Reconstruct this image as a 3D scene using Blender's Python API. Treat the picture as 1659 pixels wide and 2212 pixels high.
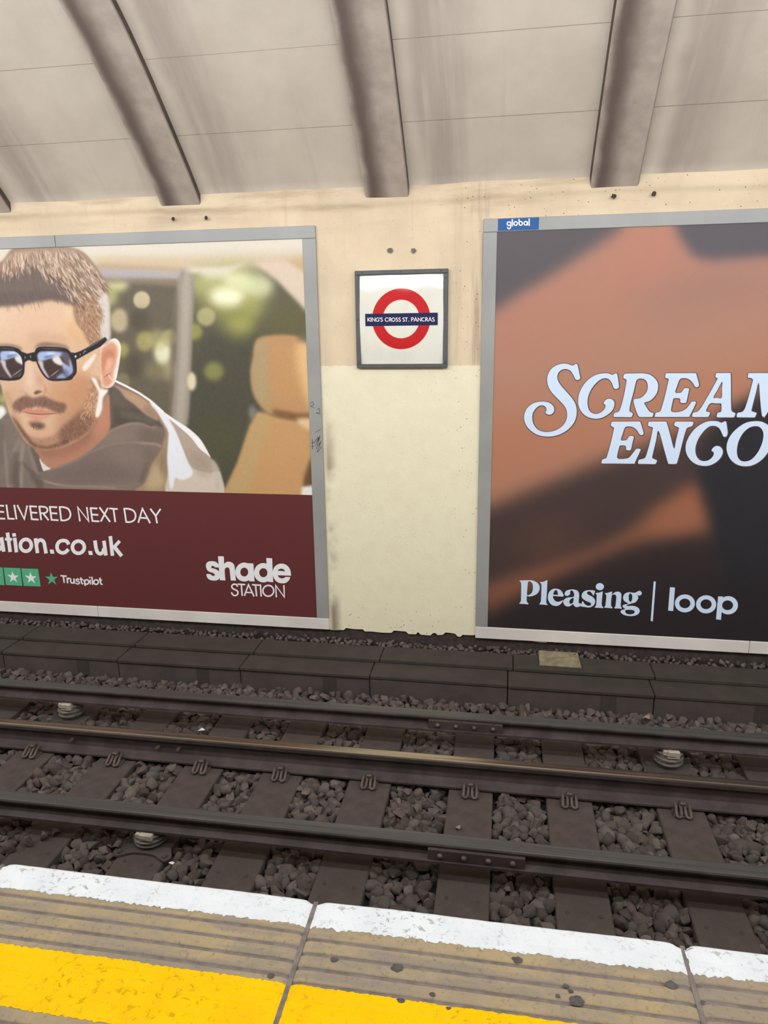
import bpy, bmesh, math, random
import numpy as np
from mathutils import Vector, Matrix
from mathutils.geometry import tessellate_polygon

SC = bpy.context.scene
for _o in list(bpy.data.objects):
    bpy.data.objects.remove(_o, do_unlink=True)
COL = SC.collection
random.seed(5)
RNG = np.random.default_rng(11)

# ---------------------------------------------------------------- places on the wall, read off the survey of the photograph
F_PX, YAW, PITCH, ROLL = 1545.454, 0.1679, 0.2496, -0.0134
CAM = np.array([0.0, -3.0261, 2.4787])
def cam_axes():
    cy, sy, cp, sp = math.cos(YAW), math.sin(YAW), math.cos(PITCH), math.sin(PITCH)
    cr, sr = math.cos(ROLL), math.sin(ROLL)
    fw = np.array([-sy*cp, cy*cp, -sp]); rt = np.array([cy, sy, 0.0]); up = np.cross(rt, fw)
    return cr*rt + sr*up, -sr*rt + cr*up, fw
RT, UP, FW = cam_axes()
def ray(x, y):
    return FW + (x-829.5)/F_PX*RT - (y-1106)/F_PX*UP
def on_y(x, y, Y):
    d = ray(x, y); return CAM + d*((Y-CAM[1])/d[1])
def on_z(x, y, Z):
    d = ray(x, y); return CAM + d*((Z-CAM[2])/d[2])
YF = 2.3146            # front face of the poster frames
YP = 2.322             # poster sheet
def wall_pts(pts, Y=YP):
    return [tuple(on_y(a, b, Y)[[0, 2]]) for a, b in pts]
def blk(ox, oy, s):
    return lambda pts: [(ox+a/s, oy+b/s) for a, b in pts]
def lin(c):
    return tuple(((v/255)/12.92 if v/255 <= .04045 else ((v/255+.055)/1.055)**2.4) for v in c)
def spline(pts, n=6, closed=True):
    """Catmull-Rom through the points"""
    P = np.array(pts, float); N = len(P); out = []
    rng = range(N if closed else N-1)
    for i in rng:
        if closed: p0, p1, p2, p3 = P[i-1], P[i], P[(i+1) % N], P[(i+2) % N]
        else: p0, p1, p2, p3 = P[max(i-1, 0)], P[i], P[i+1], P[min(i+2, N-1)]
        for k in range(n):
            t = k/n
            out.append(.5*((2*p1)+(-p0+p2)*t+(2*p0-5*p1+4*p2-p3)*t*t+(-p0+3*p1-3*p2+p3)*t**3))
    if not closed: out.append(P[-1])
    return [tuple(q) for q in out]
# ---------------------------------------------------------------- camera, world, lamps and fill, exposure
cam_d = bpy.data.cameras.new('camera')
cam_d.sensor_fit = 'VERTICAL'; cam_d.sensor_height = 24.0
cam_d.lens = F_PX/2212*24.0
cam_d.clip_start = .05
cam = bpy.data.objects.new('camera', cam_d); COL.objects.link(cam)
_m = Matrix(((RT[0], UP[0], -FW[0], CAM[0]), (RT[1], UP[1], -FW[1], CAM[1]), (RT[2], UP[2], -FW[2], CAM[2]), (0, 0, 0, 1)))
cam.matrix_world = _m
SC.camera = cam

world = bpy.data.worlds.new('world'); SC.world = world; world.use_nodes = True
_bg = world.node_tree.nodes['Background']
_bg.inputs[0].default_value = (1.0, .97, .93, 1); _bg.inputs[1].default_value = .6

def lamp_and_fill_strip(y, z, down, side, up, back, width=.14, length=22.):
    """area lights parallel to the track, for the tube run and an added fill run: shines down, to both sides and up"""
    for ang, pw, dy, dz in ((0, down, 0, 0), (math.pi/2, side, .07, .07), (math.pi, up, 0, .14), (-math.pi/2, back, -.07, .07)):
        if pw <= 0: continue
        l = bpy.data.lights.new('lamp_and_fill_strip', 'AREA'); l.shape = 'RECTANGLE'; l.size = length; l.size_y = width
        l.energy = pw; l.color = (.92, 1.0, 1.13)
        o = bpy.data.objects.new('lamp_and_fill_strip', l); COL.objects.link(o)
        o.location = (-.6, y+dy, z+dz); o.rotation_euler = (ang, 0, 0)
lamp_and_fill_strip(-.95, 3.80, 150, 205, 165, 40)
lamp_and_fill_strip(-2.4, 3.90, 35, 150, 100, 150)  # this second run is added as fill, placed by its effect on the shadows

SC.view_settings.view_transform = 'Standard'; SC.view_settings.look = 'None'
SC.view_settings.exposure = 0.06; SC.view_settings.gamma = 1.0
SC.view_settings.use_curve_mapping = False
# ---------------------------------------------------------------- materials
def nodes(name):
    m = bpy.data.materials.new(name); m.use_nodes = True
    nt = m.node_tree; b = nt.nodes['Principled BSDF']
    return m, nt, b
def N(nt, typ, **kw):
    n = nt.nodes.new(typ)
    for k, v in kw.items():
        if k.startswith('i_'):
            n.inputs[k[2:].replace('_', ' ')].default_value = v
        else: setattr(n, k, v)
    return n
def L(nt, a, ai, b, bi): nt.links.new(a.outputs[ai], b.inputs[bi])
def ramp(nt, stops, interp='LINEAR'):
    r = nt.nodes.new('ShaderNodeValToRGB'); r.color_ramp.interpolation = interp
    e = r.color_ramp.elements
    while len(e) > 1: e.remove(e[-1])
    e[0].position = stops[0][0]; e[0].color = (*stops[0][1], 1)
    for p, c in stops[1:]:
        q = e.new(p); q.color = (*c, 1)
    return r
def g(v): return (v, v, v)
def mixc(nt, fac, a, b, mode='MIX'):
    m = nt.nodes.new('ShaderNodeMix'); m.data_type = 'RGBA'; m.blend_type = mode; m.clamp_factor = True
    for s, v in ((0, fac), (6, a), (7, b)):
        if isinstance(v, tuple) and len(v) == 2 and hasattr(v[0], 'outputs'): nt.links.new(v[0].outputs[v[1]], m.inputs[s])
        elif isinstance(v, (int, float)): m.inputs[s].default_value = v
        else: m.inputs[s].default_value = (*v, 1)
    return (m, 2)
def math_(nt, op, a, b=None, c=None):
    m = nt.nodes.new('ShaderNodeMath'); m.operation = op
    for s, v in enumerate((a, b, c)):
        if v is None: continue
        if isinstance(v, tuple): nt.links.new(v[0].outputs[v[1]], m.inputs[s])
        else: m.inputs[s].default_value = v
    return (m, 0)
def mrange(nt, v, a, b, c=0., d=1., smooth=True):
    m = nt.nodes.new('ShaderNodeMapRange'); m.interpolation_type = 'SMOOTHSTEP' if smooth else 'LINEAR'
    nt.links.new(v[0].outputs[v[1]], m.inputs[0])
    for k, q in enumerate((a, b, c, d)): m.inputs[k+1].default_value = q
    return (m, 0)
def coords(nt, kind='Object', scale=(1, 1, 1), loc=(0, 0, 0)):
    t = nt.nodes.new('ShaderNodeTexCoord'); mp = nt.nodes.new('ShaderNodeMapping')
    mp.inputs['Scale'].default_value = scale; mp.inputs['Location'].default_value = loc
    L(nt, t, kind, mp, 0)
    return (mp, 0)
def noise(nt, co, scale, detail=4., rough=.55, dist=0.):
    n = nt.nodes.new('ShaderNodeTexNoise'); n.inputs['Scale'].default_value = scale; n.inputs['Detail'].default_value = detail
    n.inputs['Roughness'].default_value = rough; n.inputs['Distortion'].default_value = dist
    nt.links.new(co[0].outputs[co[1]], n.inputs['Vector'])
    return (n, 0)
def bump(nt, bsdf, h, strength=.3, dist=.01):
    b = nt.nodes.new('ShaderNodeBump'); b.inputs['Strength'].default_value = strength; b.inputs['Distance'].default_value = dist
    nt.links.new(h[0].outputs[h[1]], b.inputs['Height']); L(nt, b, 0, bsdf, 'Normal')
def setc(nt, bsdf, c): nt.links.new(c[0].outputs[c[1]], bsdf.inputs['Base Color'])
def separate(nt, co):
    s = nt.nodes.new('ShaderNodeSeparateXYZ'); nt.links.new(co[0].outputs[co[1]], s.inputs[0]); return s
def simple(name, c, rough=.6, metal=0., var=.12, scale=12., bmp=0., spec=.5, dirt=None, dirt_amt=.5, dscale=5., bscale=60.):
    """one colour with a little mottling, optional blotches of dirt and fine relief"""
    m, nt, b = nodes(name)
    co = coords(nt)
    n1 = noise(nt, co, scale, 5.)
    c0 = lin(c); lo = tuple(max(v*(1-var), 0) for v in c0); hi = tuple(min(v*(1+var), 1) for v in c0)
    col = mixc(nt, mrange(nt, n1, .3, .7), lo, hi)
    if dirt is not None:
        n2 = noise(nt, co, dscale, 6., .65)
        col = mixc(nt, math_(nt, 'MULTIPLY', mrange(nt, n2, .5, .68), dirt_amt), col, lin(dirt))
    setc(nt, b, col)
    b.inputs['Roughness'].default_value = rough; b.inputs['Metallic'].default_value = metal
    b.inputs['Specular IOR Level'].default_value = spec
    if bmp > 0: bump(nt, b, noise(nt, co, bscale, 4.), bmp, .004)
    return m
def with_random(name, cols, rough=.9, bmp=.5):
    """stones: a colour each"""
    m, nt, b = nodes(name)
    oi = nt.nodes.new('ShaderNodeObjectInfo'); ge = nt.nodes.new('ShaderNodeNewGeometry')
    r = math_(nt, 'FRACT', math_(nt, 'ADD', (oi, 'Random'), (ge, 'Random Per Island')))
    rp = ramp(nt, [(i/len(cols), lin(c)) for i, c in enumerate(cols)], 'CONSTANT'); nt.links.new(r[0].outputs[0], rp.inputs[0])
    co = coords(nt, 'Object'); n1 = noise(nt, co, 40., 4.)
    setc(nt, b, mixc(nt, mrange(nt, n1, .35, .75, .0, .55), (rp, 0), lin((84, 74, 68))))
    b.inputs['Roughness'].default_value = rough; b.inputs['Specular IOR Level'].default_value = .25
    bump(nt, b, noise(nt, co, 160., 3.), bmp, .002)
    return m
# ---------------------------------------------------------------- meshes
def tag(o, label=None, cat=None, group=None, kind=None):
    if label: o['label'] = label
    if cat: o['category'] = cat
    if group: o['group'] = group
    if kind: o['kind'] = kind
    return o
def link(name, me, mat=None, parent=None, loc=None):
    o = bpy.data.objects.new(name, me); COL.objects.link(o)
    if mat is not None and me is not None:
        for mm in (mat if isinstance(mat, (list, tuple)) else [mat]): me.materials.append(mm)
    if parent is not None: o.parent = parent
    if loc is not None: o.location = loc
    return o
def empty(name, loc=(0, 0, 0)):
    o = bpy.data.objects.new(name, None); o.empty_display_size = .1; COL.objects.link(o); o.location = loc; return o
def mesh(name, V, Fc, smooth=False, mi=None):
    me = bpy.data.meshes.new(name); me.from_pydata([tuple(map(float, v)) for v in V], [], Fc); me.update()
    if smooth: me.polygons.foreach_set('use_smooth', [True]*len(me.polygons))
    if mi is not None: me.polygons.foreach_set('material_index', mi)
    return me
def grid_mesh(name, P, smooth=True):
    """P: (rows, cols, 3)"""
    R, C = P.shape[:2]
    me = bpy.data.meshes.new(name)
    i = (np.arange(R-1)[:, None]*C+np.arange(C-1)[None, :]).ravel()
    q = np.stack([i, i+1, i+C+1, i+C], 1)
    me.vertices.add(R*C); me.vertices.foreach_set('co', P.reshape(-1).astype(np.float32))
    n = len(q); me.loops.add(n*4); me.loops.foreach_set('vertex_index', q.ravel().astype(np.int32))
    me.polygons.add(n); me.polygons.foreach_set('loop_start', np.arange(0, n*4, 4, dtype=np.int32))
    me.update(calc_edges=True)
    me.polygons.foreach_set('use_smooth', [smooth]*n)
    return me
def bm_mesh(name, bm, smooth=False):
    bmesh.ops.recalc_face_normals(bm, faces=bm.faces)
    me = bpy.data.meshes.new(name); bm.to_mesh(me); bm.free()
    if smooth: me.polygons.foreach_set('use_smooth', [True]*len(me.polygons))
    return me
def add_box(bm, x0, x1, y0, y1, z0, z1, bev=0., seg=1):
    vs = [bm.verts.new(p) for p in ((x0, y0, z0), (x1, y0, z0), (x1, y1, z0), (x0, y1, z0), (x0, y0, z1), (x1, y0, z1), (x1, y1, z1), (x0, y1, z1))]
    fs = [bm.faces.new([vs[i] for i in f]) for f in ((3, 2, 1, 0), (4, 5, 6, 7), (0, 1, 5, 4), (1, 2, 6, 5), (2, 3, 7, 6), (3, 0, 4, 7))]
    if bev > 0:
        es = list({e for f in fs for e in f.edges})
        bmesh.ops.bevel(bm, geom=es, offset=bev, segments=seg, affect='EDGES', profile=.6)
def box(name, dims, mat, parent=None, bev=0., seg=1):
    bm = bmesh.new(); add_box(bm, *dims, bev=bev, seg=seg)
    return link(name, bm_mesh(name, bm), mat, parent)
def extrude_x(name, prof, x0, x1, nx=2, closed=True, smooth=False, wob=0.):
    """profile (y, z) swept along the track"""
    n = len(prof); xs = np.linspace(x0, x1, nx); V = []; Fc = []
    for x in xs:
        for (y, z) in prof: V.append((x, y, z))
    for k in range(nx-1):
        for i in range(n if closed else n-1):
            j = (i+1) % n; Fc.append((k*n+i, k*n+j, (k+1)*n+j, (k+1)*n+i))
    if closed: Fc.append(tuple(range(n-1, -1, -1))); Fc.append(tuple((nx-1)*n+i for i in range(n)))
    bm = bmesh.new(); vs = [bm.verts.new(v) for v in V]
    for f in Fc: bm.faces.new([vs[i] for i in f])
    return bm_mesh(name, bm, smooth)
def tube_into(bm, pts, r, sides=7, caps=True):
    P = [Vector(p) for p in pts]; rings = []; up = None
    for i, p in enumerate(P):
        t = ((P[min(i+1, len(P)-1)]-P[max(i-1, 0)])).normalized()
        if up is None: up = Vector((0, 0, 1)) if abs(t.z) < .9 else Vector((0, 1, 0))
        u = (up-t*up.dot(t)).normalized(); w = t.cross(u); up = u
        rr = r[i] if isinstance(r, (list, tuple)) else r
        rings.append([bm.verts.new(p+u*(rr*math.cos(2*math.pi*k/sides))+w*(rr*math.sin(2*math.pi*k/sides))) for k in range(sides)])
    for a, b in zip(rings, rings[1:]):
        for k in range(sides): bm.faces.new((a[k], a[(k+1) % sides], b[(k+1) % sides], b[k]))
    if caps: bm.faces.new(rings[0][::-1]); bm.faces.new(rings[-1])
def lathe_into(bm, prof, cx=0, cy=0, n=24, cap=True):
    rings = [[bm.verts.new((cx+r*math.cos(2*math.pi*k/n), cy+r*math.sin(2*math.pi*k/n), z)) for k in range(n)] for r, z in prof]
    for a, b in zip(rings, rings[1:]):
        for k in range(n): bm.faces.new((a[k], a[(k+1) % n], b[(k+1) % n], b[k]))
    if cap: bm.faces.new(rings[0][::-1]); bm.faces.new(rings[-1])
# flat print: shapes filled on the wall plane
def fill_mesh(name, shapes, yf):
    """shapes: list of (outer, [holes]) in (x, z); yf: depth, number or function"""
    V = []; Fc = []
    for si, (outer, holes) in enumerate(shapes):
        loops = [[Vector((a, b, 0)) for a, b in lp] for lp in [outer]+list(holes)]
        base = len(V); flat = [p for lp in loops for p in lp]
        for p in flat: V.append((p.x, (yf(p.x, p.y) if callable(yf) else yf)-si*.00007, p.y))
        for t in tessellate_polygon(loops):
            a, b, c = (flat[i] for i in t)
            s = (b.x-a.x)*(c.y-a.y)-(b.y-a.y)*(c.x-a.x)
            if abs(s) < 1e-12: continue
            Fc.append(tuple(base+i for i in (t if s > 0 else (t[0], t[2], t[1]))))
    return mesh(name, V, Fc)
def stroke_shape(pts, w, curve=False, ext=False):
    """outline of a pen stroke of width w with mitred corners"""
    P = np.array(spline(pts, 5, False) if curve else pts, float)
    if ext:
        for a, b in ((0, 1), (-1, -2)):
            d = P[a]-P[b]; P[a] = P[a]+d/np.hypot(*d)*w/2
    Lf, Rt = [], []
    for i in range(len(P)):
        d0 = P[i]-P[i-1] if i > 0 else P[1]-P[0]
        d1 = P[i+1]-P[i] if i < len(P)-1 else P[-1]-P[-2]
        d0 = d0/np.hypot(*d0); d1 = d1/np.hypot(*d1)
        n0 = np.array([-d0[1], d0[0]]); n1 = np.array([-d1[1], d1[0]])
        n = n0+n1; ln = np.hypot(*n)
        if ln < .5: n = n0; k = 1.
        else: n = n/ln; k = min(1/max(n@n0, .3), 2.2)
        Lf.append(tuple(P[i]+n*w/2*k)); Rt.append(tuple(P[i]-n*w/2*k))
    return Lf+Rt[::-1]
def ell(cx, cy, rx, ry, n=40, a0=0., a1=360.):
    full = abs(a1-a0) >= 360
    t = np.radians(np.linspace(a0, a1, n, endpoint=not full))
    return [(cx+rx*math.cos(u), cy+ry*math.sin(u)) for u in t]
def print_shapes(b, items):
    """items in block coordinates -> shapes on the wall.  ('f', outer, holes..) filled curve, ('p', ..) filled polygon,
    ('l', w, pts) straight pen, ('c', w, pts) curved pen, ('r', w, cx, cy, rx, ry) ring"""
    out = []
    for it in items:
        k = it[0]
        if k == 'f': lp = [spline(q, 4) for q in it[1:]]
        elif k == 'p': lp = list(it[1:])
        elif k == 'l': lp = [stroke_shape(it[2], it[1])]
        elif k == 'x': lp = [stroke_shape(it[2], it[1], False, True)]
        elif k == 'c': lp = [stroke_shape(it[2], it[1], True)]
        elif k == 'r': lp = [ell(it[2], it[3], it[4]+it[1]/2, it[5]+it[1]/2), ell(it[2], it[3], it[4]-it[1]/2, it[5]-it[1]/2)]
        lp = [wall_pts(b(q)) for q in lp]
        out.append((lp[0], lp[1:]))
    return out
def grow(poly, d):
    P = np.array(poly, float)
    A = np.sum(P[:, 0]*np.roll(P[:, 1], -1)-np.roll(P[:, 0], -1)*P[:, 1])
    s = 1 if A > 0 else -1
    t = np.roll(P, -1, 0)-np.roll(P, 1, 0); ln = np.hypot(t[:, 0], t[:, 1])+1e-9
    n = np.stack([t[:, 1], -t[:, 0]], 1)/ln[:, None]
    return [tuple(q) for q in P+n*d*s]
def smooth_noise(x, z, seed, sc):
    r = np.random.default_rng(seed); out = 0
    for _ in range(6):
        a, b, c = r.uniform(-1, 1)*sc, r.uniform(-1, 1)*sc, r.uniform(0, 6.28)
        out = out+np.sin(a*x+b*z+c)
    return out/6
# ---------------------------------------------------------------- printed pictures: colours computed per vertex of the poster sheets
class Print:
    """a picture on a grid over the poster sheet; x, z in metres, drawn with soft-edged shapes (points given where they stand in the photograph)"""
    def __init__(s, x0, x1, z0, z1, h, base, seed=1):
        s.x0, s.z1, s.h = x0, z1, h
        s.W = int((x1-x0)/h)+2; s.H = int((z1-z0)/h)+2
        s.C = np.empty((s.H, s.W, 3), np.float32); s.C[:] = np.array(base, np.float32)/255
        s.rng = np.random.default_rng(seed); s.clip = None; s.fs = 1.
    def cc(s, pts):
        w = np.array(wall_pts(pts)); return np.stack([(w[:, 0]-s.x0)/s.h, (s.z1-w[:, 1])/s.h], 1)
    def mask(s, pts, feather=0., pad=0):
        """coverage of a polygon (canvas coordinates), softened; returns (mask, r0, c0)"""
        P = np.asarray(pts, float)
        f = feather; e = int(3*f)+3
        r0 = max(int(P[:, 1].min())-e, 0); r1 = min(int(P[:, 1].max())+e+2, s.H)
        c0 = max(int(P[:, 0].min())-e, 0); c1 = min(int(P[:, 0].max())+e+2, s.W)
        if r1 <= r0 or c1 <= c0: return None
        M = np.zeros((r1-r0, c1-c0), np.float32)
        A = P; B = np.roll(P, -1, 0); S = 3
        cols = np.arange(c0, c1)
        for r in range(r0, r1):
            for k in range(S):
                y = r+(k+.5)/S
                hit = (A[:, 1] <= y) != (B[:, 1] <= y)
                if not hit.any(): continue
                a, b = A[hit], B[hit]
                xs = np.sort(a[:, 0]+(y-a[:, 1])/(b[:, 1]-a[:, 1])*(b[:, 0]-a[:, 0]))
                for i in range(0, len(xs)-1, 2):
                    M[r-r0] += np.clip(np.minimum(cols+1, xs[i+1])-np.maximum(cols, xs[i]), 0, 1)/S
        if f > 0: M = blur(M, f)
        return M, r0, c0
    def put(s, m, col, a=1.):
        if m is None: return
        M, r0, c0 = m
        H, W = M.shape; V = s.C[r0:r0+H, c0:c0+W]
        col = np.asarray(col, np.float32)/255
        k = (M*a)[..., None]
        if s.clip is not None: k = k*s.clip[r0:r0+H, c0:c0+W, None]
        V[:] = V*(1-k)+col*k
    def poly(s, pts, col, feather=0., a=1., n=5, curve=True):
        q = spline(pts, n) if curve else pts
        s.put(s.mask(s.cc(q), feather*s.fs*.0034/s.h), col, a)
    def blob(s, x, y, rx, ry, col, feather=2., a=1., ang=0.):
        t = np.linspace(0, 2*np.pi, 28, endpoint=False); ca, sa = math.cos(ang), math.sin(ang)
        s.put(s.mask(s.cc([(x+rx*math.cos(u)*ca-ry*math.sin(u)*sa, y+rx*math.cos(u)*sa+ry*math.sin(u)*ca) for u in t]), feather*.0034/s.h), col, a)
    def stroke(s, pts, w, col, a=1., taper=True):
        P = s.cc(pts); w = w*.0034/s.h
        e = w+2
        r0 = max(int(P[:, 1].min()-e), 0); r1 = min(int(P[:, 1].max()+e)+1, s.H)
        c0 = max(int(P[:, 0].min()-e), 0); c1 = min(int(P[:, 0].max()+e)+1, s.W)
        if r1 <= r0 or c1 <= c0: return
        yy, xx = np.mgrid[r0:r1, c0:c1]+.5
        D = np.full(xx.shape, 1e9)
        for i in range(len(P)-1):
            p, q = P[i], P[i+1]; d = q-p; L = d@d+1e-9
            t = np.clip(((xx-p[0])*d[0]+(yy-p[1])*d[1])/L, 0, 1)
            g = (i+t)/(len(P)-1)
            wid = w/2*(1-.75*np.abs(2*g-1)**2 if taper else 1)
            D = np.minimum(D, np.hypot(xx-p[0]-t*d[0], yy-p[1]-t*d[1])-wid)
        s.put((np.clip(.5-D, 0, 1).astype(np.float32), r0, c0), col, a)
    def soft(s, pts, w, col, a=1., f=2.):
        s.put(s.mask(s.cc(stroke_shape(pts, w, True)), f*.0034/s.h), col, a)
    def hairs(s, region, n, length, ang, col_a, col_b, w=1.4, a=.7, curl=.25, spread=.3):
        """short strokes rooted inside a region; ang may be a function of the place"""
        P = np.array(region); x0, y0 = P.min(0); x1, y1 = P.max(0); k = 0; tries = 0
        while k < n and tries < n*20:
            tries += 1
            x, y = s.rng.uniform(x0, x1), s.rng.uniform(y0, y1)
            if not inside(P, x, y): continue
            an = (ang(x, y) if callable(ang) else ang)+s.rng.normal(0, spread)
            L = length*s.rng.uniform(.5, 1.3); c = s.rng.normal(0, curl)
            pts = [(x, y), (x+L*.5*math.cos(an), y+L*.5*math.sin(an)), (x+L*.5*math.cos(an)+L*.5*math.cos(an+c), y+L*.5*math.sin(an)+L*.5*math.sin(an+c))]
            t = s.rng.random(); col = [col_a[i]*(1-t)+col_b[i]*t for i in range(3)]
            s.stroke(pts, w*s.rng.uniform(.7, 1.3), col, a); k += 1
    def grain(s, amp, size=1.):
        g = s.rng.normal(0, 1, (s.H, s.W)).astype(np.float32)
        s.C += (blur(g, size)*amp*max(1, size*2))[..., None]
    def sample(s, X, Z):
        u = np.clip((X-s.x0)/s.h-.5, 0, s.W-1.001); v = np.clip((s.z1-Z)/s.h-.5, 0, s.H-1.001)
        i = v.astype(int); j = u.astype(int); fu = (u-j)[..., None]; fv = (v-i)[..., None]
        C = s.C
        return np.clip((C[i, j]*(1-fu)+C[i, j+1]*fu)*(1-fv)+(C[i+1, j]*(1-fu)+C[i+1, j+1]*fu)*fv, 0, 1)
def inside(P, x, y):
    A, B = P, np.roll(P, -1, 0)
    h = (A[:, 1] <= y) != (B[:, 1] <= y)
    a, b = A[h], B[h]
    return (np.sum(a[:, 0]+(y-a[:, 1])/(b[:, 1]-a[:, 1])*(b[:, 0]-a[:, 0]) > x) % 2) == 1
def blur(M, sig):
    r = max(int(round(sig*.98)), 1) if sig >= .8 else 0
    if r == 0: return M
    for ax in (0, 1):
        for _ in range(3):
            p = [(0, 0), (0, 0)]; p[ax] = (r+1, r)
            c = np.cumsum(np.pad(M, p, mode='edge'), ax, dtype=np.float64)
            n = M.shape[ax]
            M = ((np.take(c, range(2*r+1, 2*r+1+n), ax)-np.take(c, range(0, n), ax))/(2*r+1)).astype(np.float32)
    return M

def paint_man():
    p = Print(-5.2, -1.47, 1.20, 3.14, .004, (92, 85, 66), 3)
    b5 = blk(0, 700, 5.925); b7 = blk(0, 840, 5.53); b8 = blk(220, 800, 5.925); b1 = blk(0, 500, 2.37); b4 = blk(0, 520, 5.53)
    # --- blurred car interior and foliage behind
    p.poly([(-700, 480), (700, 480), (700, 600), (-700, 640)], (212, 195, 165), 10, curve=False)
    p.poly([(-700, 450), (700, 470), (700, 545), (420, 552), (200, 560), (-700, 600)], (228, 217, 196), 8, curve=False)
    p.poly([(225, 555), (400, 562), (560, 562), (700, 548), (700, 566), (560, 576), (400, 580), (225, 574)], (215, 190, 150), 6, .8)
    p.poly([(-500, 600), (-40, 590), (-40, 1070), (-700, 1070)], (120, 112, 84), 14)
    p.blob(-180, 700, 90, 60, (190, 180, 120), 22, .7); p.blob(-260, 860, 70, 80, (84, 80, 58), 20); p.blob(-120, 900, 50, 60, (235, 230, 205), 14)
    p.poly([(215, 596), (405, 604), (400, 760), (395, 930), (215, 840)], (108, 98, 80), 8, curve=False)
    p.poly([(410, 590), (700, 575), (700, 1080), (330, 1080), (395, 900)], (98, 93, 72), 10, curve=False)
    p.poly([(410, 760), (560, 700), (560, 1080), (400, 1080)], (84, 80, 66), 18)
    p.blob(470, 960, 60, 50, (88, 86, 62), 22); p.blob(620, 690, 50, 40, (104, 98, 66), 14)
    p.blob(500, 632, 75, 52, (176, 172, 104), 22); p.blob(515, 690, 40, 40, (150, 147, 80), 14, .8); p.blob(440, 610, 40, 25, (190, 186, 120), 12, .8)
    for x, y, rx, ry, c, f, a in [(492, 640, 38, 22, (248, 244, 205), 9, 1), (512, 605, 30, 20, (236, 232, 180), 8, .9), (553, 618, 38, 26, (226, 226, 178), 8, .8), (470, 592, 38, 12, (232, 226, 190), 6, .8),
            (445, 684, 20, 20, (196, 186, 128), 3, .75), (462, 802, 21, 20, (150, 150, 82), 5, .8), (420, 716, 17, 18, (166, 160, 82), 4, .8), (520, 700, 25, 18, (170, 165, 90), 8, .7), (545, 660, 22, 24, (170, 166, 100), 8, .6),
            (306, 648, 18, 19, (212, 196, 154), 1.6, .9), (258, 692, 20, 26, (206, 186, 146), 4, .85), (252, 612, 26, 18, (220, 214, 156), 6, .9), (238, 640, 16, 22, (190, 186, 118), 6, .8), (352, 762, 19, 28, (238, 234, 196), 5, .95), (340, 735, 24, 22, (196, 186, 118), 6, .6),
            (366, 730, 17, 18, (184, 172, 118), 2.5, .75), (312, 737, 18, 22, (182, 172, 104), 4, .75), (266, 756, 12, 16, (176, 166, 96), 4, .8), (266, 822, 15, 17, (140, 128, 104), 3, .8), (368, 800, 18, 22, (196, 180, 140), 8, .7), (335, 800, 25, 20, (150, 138, 98), 8, .6),
            (300, 690, 22, 22, (82, 76, 60), 9, .7), (290, 790, 20, 26, (82, 74, 60), 9, .7)]:
        p.blob(x, y, rx, ry, c, f, a)
    # windscreen frame
    p.poly([(215, 570), (300, 573), (405, 580), (405, 590), (300, 586), (215, 584)], (186, 160, 132), 4, .8)
    p.poly([(212, 583), (390, 590), (415, 597), (412, 612), (384, 604), (212, 601)], (182, 174, 172), 2.5)
    p.poly([(212, 600), (384, 604), (390, 618), (300, 612), (212, 612)], (150, 132, 110), 4, .8)
    p.poly([(385, 600), (417, 596), (414, 760), (404, 920), (370, 918), (380, 760)], (160, 148, 132), 3)
    p.poly([(395, 606), (411, 604), (406, 760), (396, 920), (381, 918), (390, 760)], (180, 168, 150), 3, .9)
    p.poly([(374, 650), (384, 640), (380, 760), (370, 900), (364, 880)], (126, 114, 92), 4, .7)
    p.blob(414, 824, 10, 20, (226, 210, 172), 2.5)
    p.poly([(400, 578), (480, 577), (530, 570), (480, 590), (412, 588)], (230, 218, 196), 4, .9)
    # far pillar, head rest and seat
    p.poly([(548, 566), (600, 562), (618, 561), (700, 600), (700, 720), (655, 665), (600, 608)], (222, 200, 176), 4, curve=False)
    p.poly([(618, 560), (700, 556), (700, 600), (655, 588)], (206, 176, 130), 5, .9, curve=False)
    p.poly([(547, 770), (551, 740), (566, 728), (605, 723), (642, 727), (662, 744), (700, 800), (700, 915), (640, 905), (600, 900), (570, 885), (547, 850), (541, 805)], (192, 148, 100), 3)
    p.poly([(548, 780), (556, 742), (580, 734), (576, 800), (585, 870), (560, 868), (548, 830)], (178, 158, 118), 6, .8)
    p.poly([(585, 760), (620, 745), (655, 770), (655, 850), (620, 890), (590, 850)], (200, 150, 100), 10, .8)
    p.poly([(640, 745), (700, 750), (700, 900), (660, 860)], (236, 192, 132), 8, .9)
    p.poly([(590, 885), (640, 892), (680, 896), (680, 910), (640, 908), (600, 902)], (120, 82, 50), 4, .8)
    p.poly([(556, 890), (600, 902), (640, 910), (700, 905), (700, 1090), (470, 1090), (512, 1000), (538, 925)], (202, 156, 104), 3, curve=False)
    p.poly([(556, 893), (585, 900), (560, 980), (530, 1070), (490, 1070), (520, 1000), (540, 925)], (196, 162, 112), 6, .9)
    p.poly([(600, 930), (640, 925), (660, 1000), (640, 1060), (580, 1060), (590, 980)], (206, 156, 104), 12, .8)
    p.poly([(640, 905), (680, 905), (680, 930), (655, 922)], (238, 206, 160), 4, .8)
    p.poly([(672, 990), (690, 990), (690, 1060), (655, 1050)], (90, 66, 44), 4, .8)
    p.poly([(652, 1052), (690, 1046), (690, 1080), (650, 1080)], (240, 234, 222), 2, curve=False)
    p.poly([(640, 735), (668, 742), (668, 728), (650, 722)], (104, 96, 70), 4, .5)
    p.blob(545, 890, 8, 14, (150, 150, 142), 4, .7)
    p.poly([(-20, 820), (12, 850), (26, 890), (10, 900), (-30, 900)], (122, 116, 84), 4)
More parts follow.
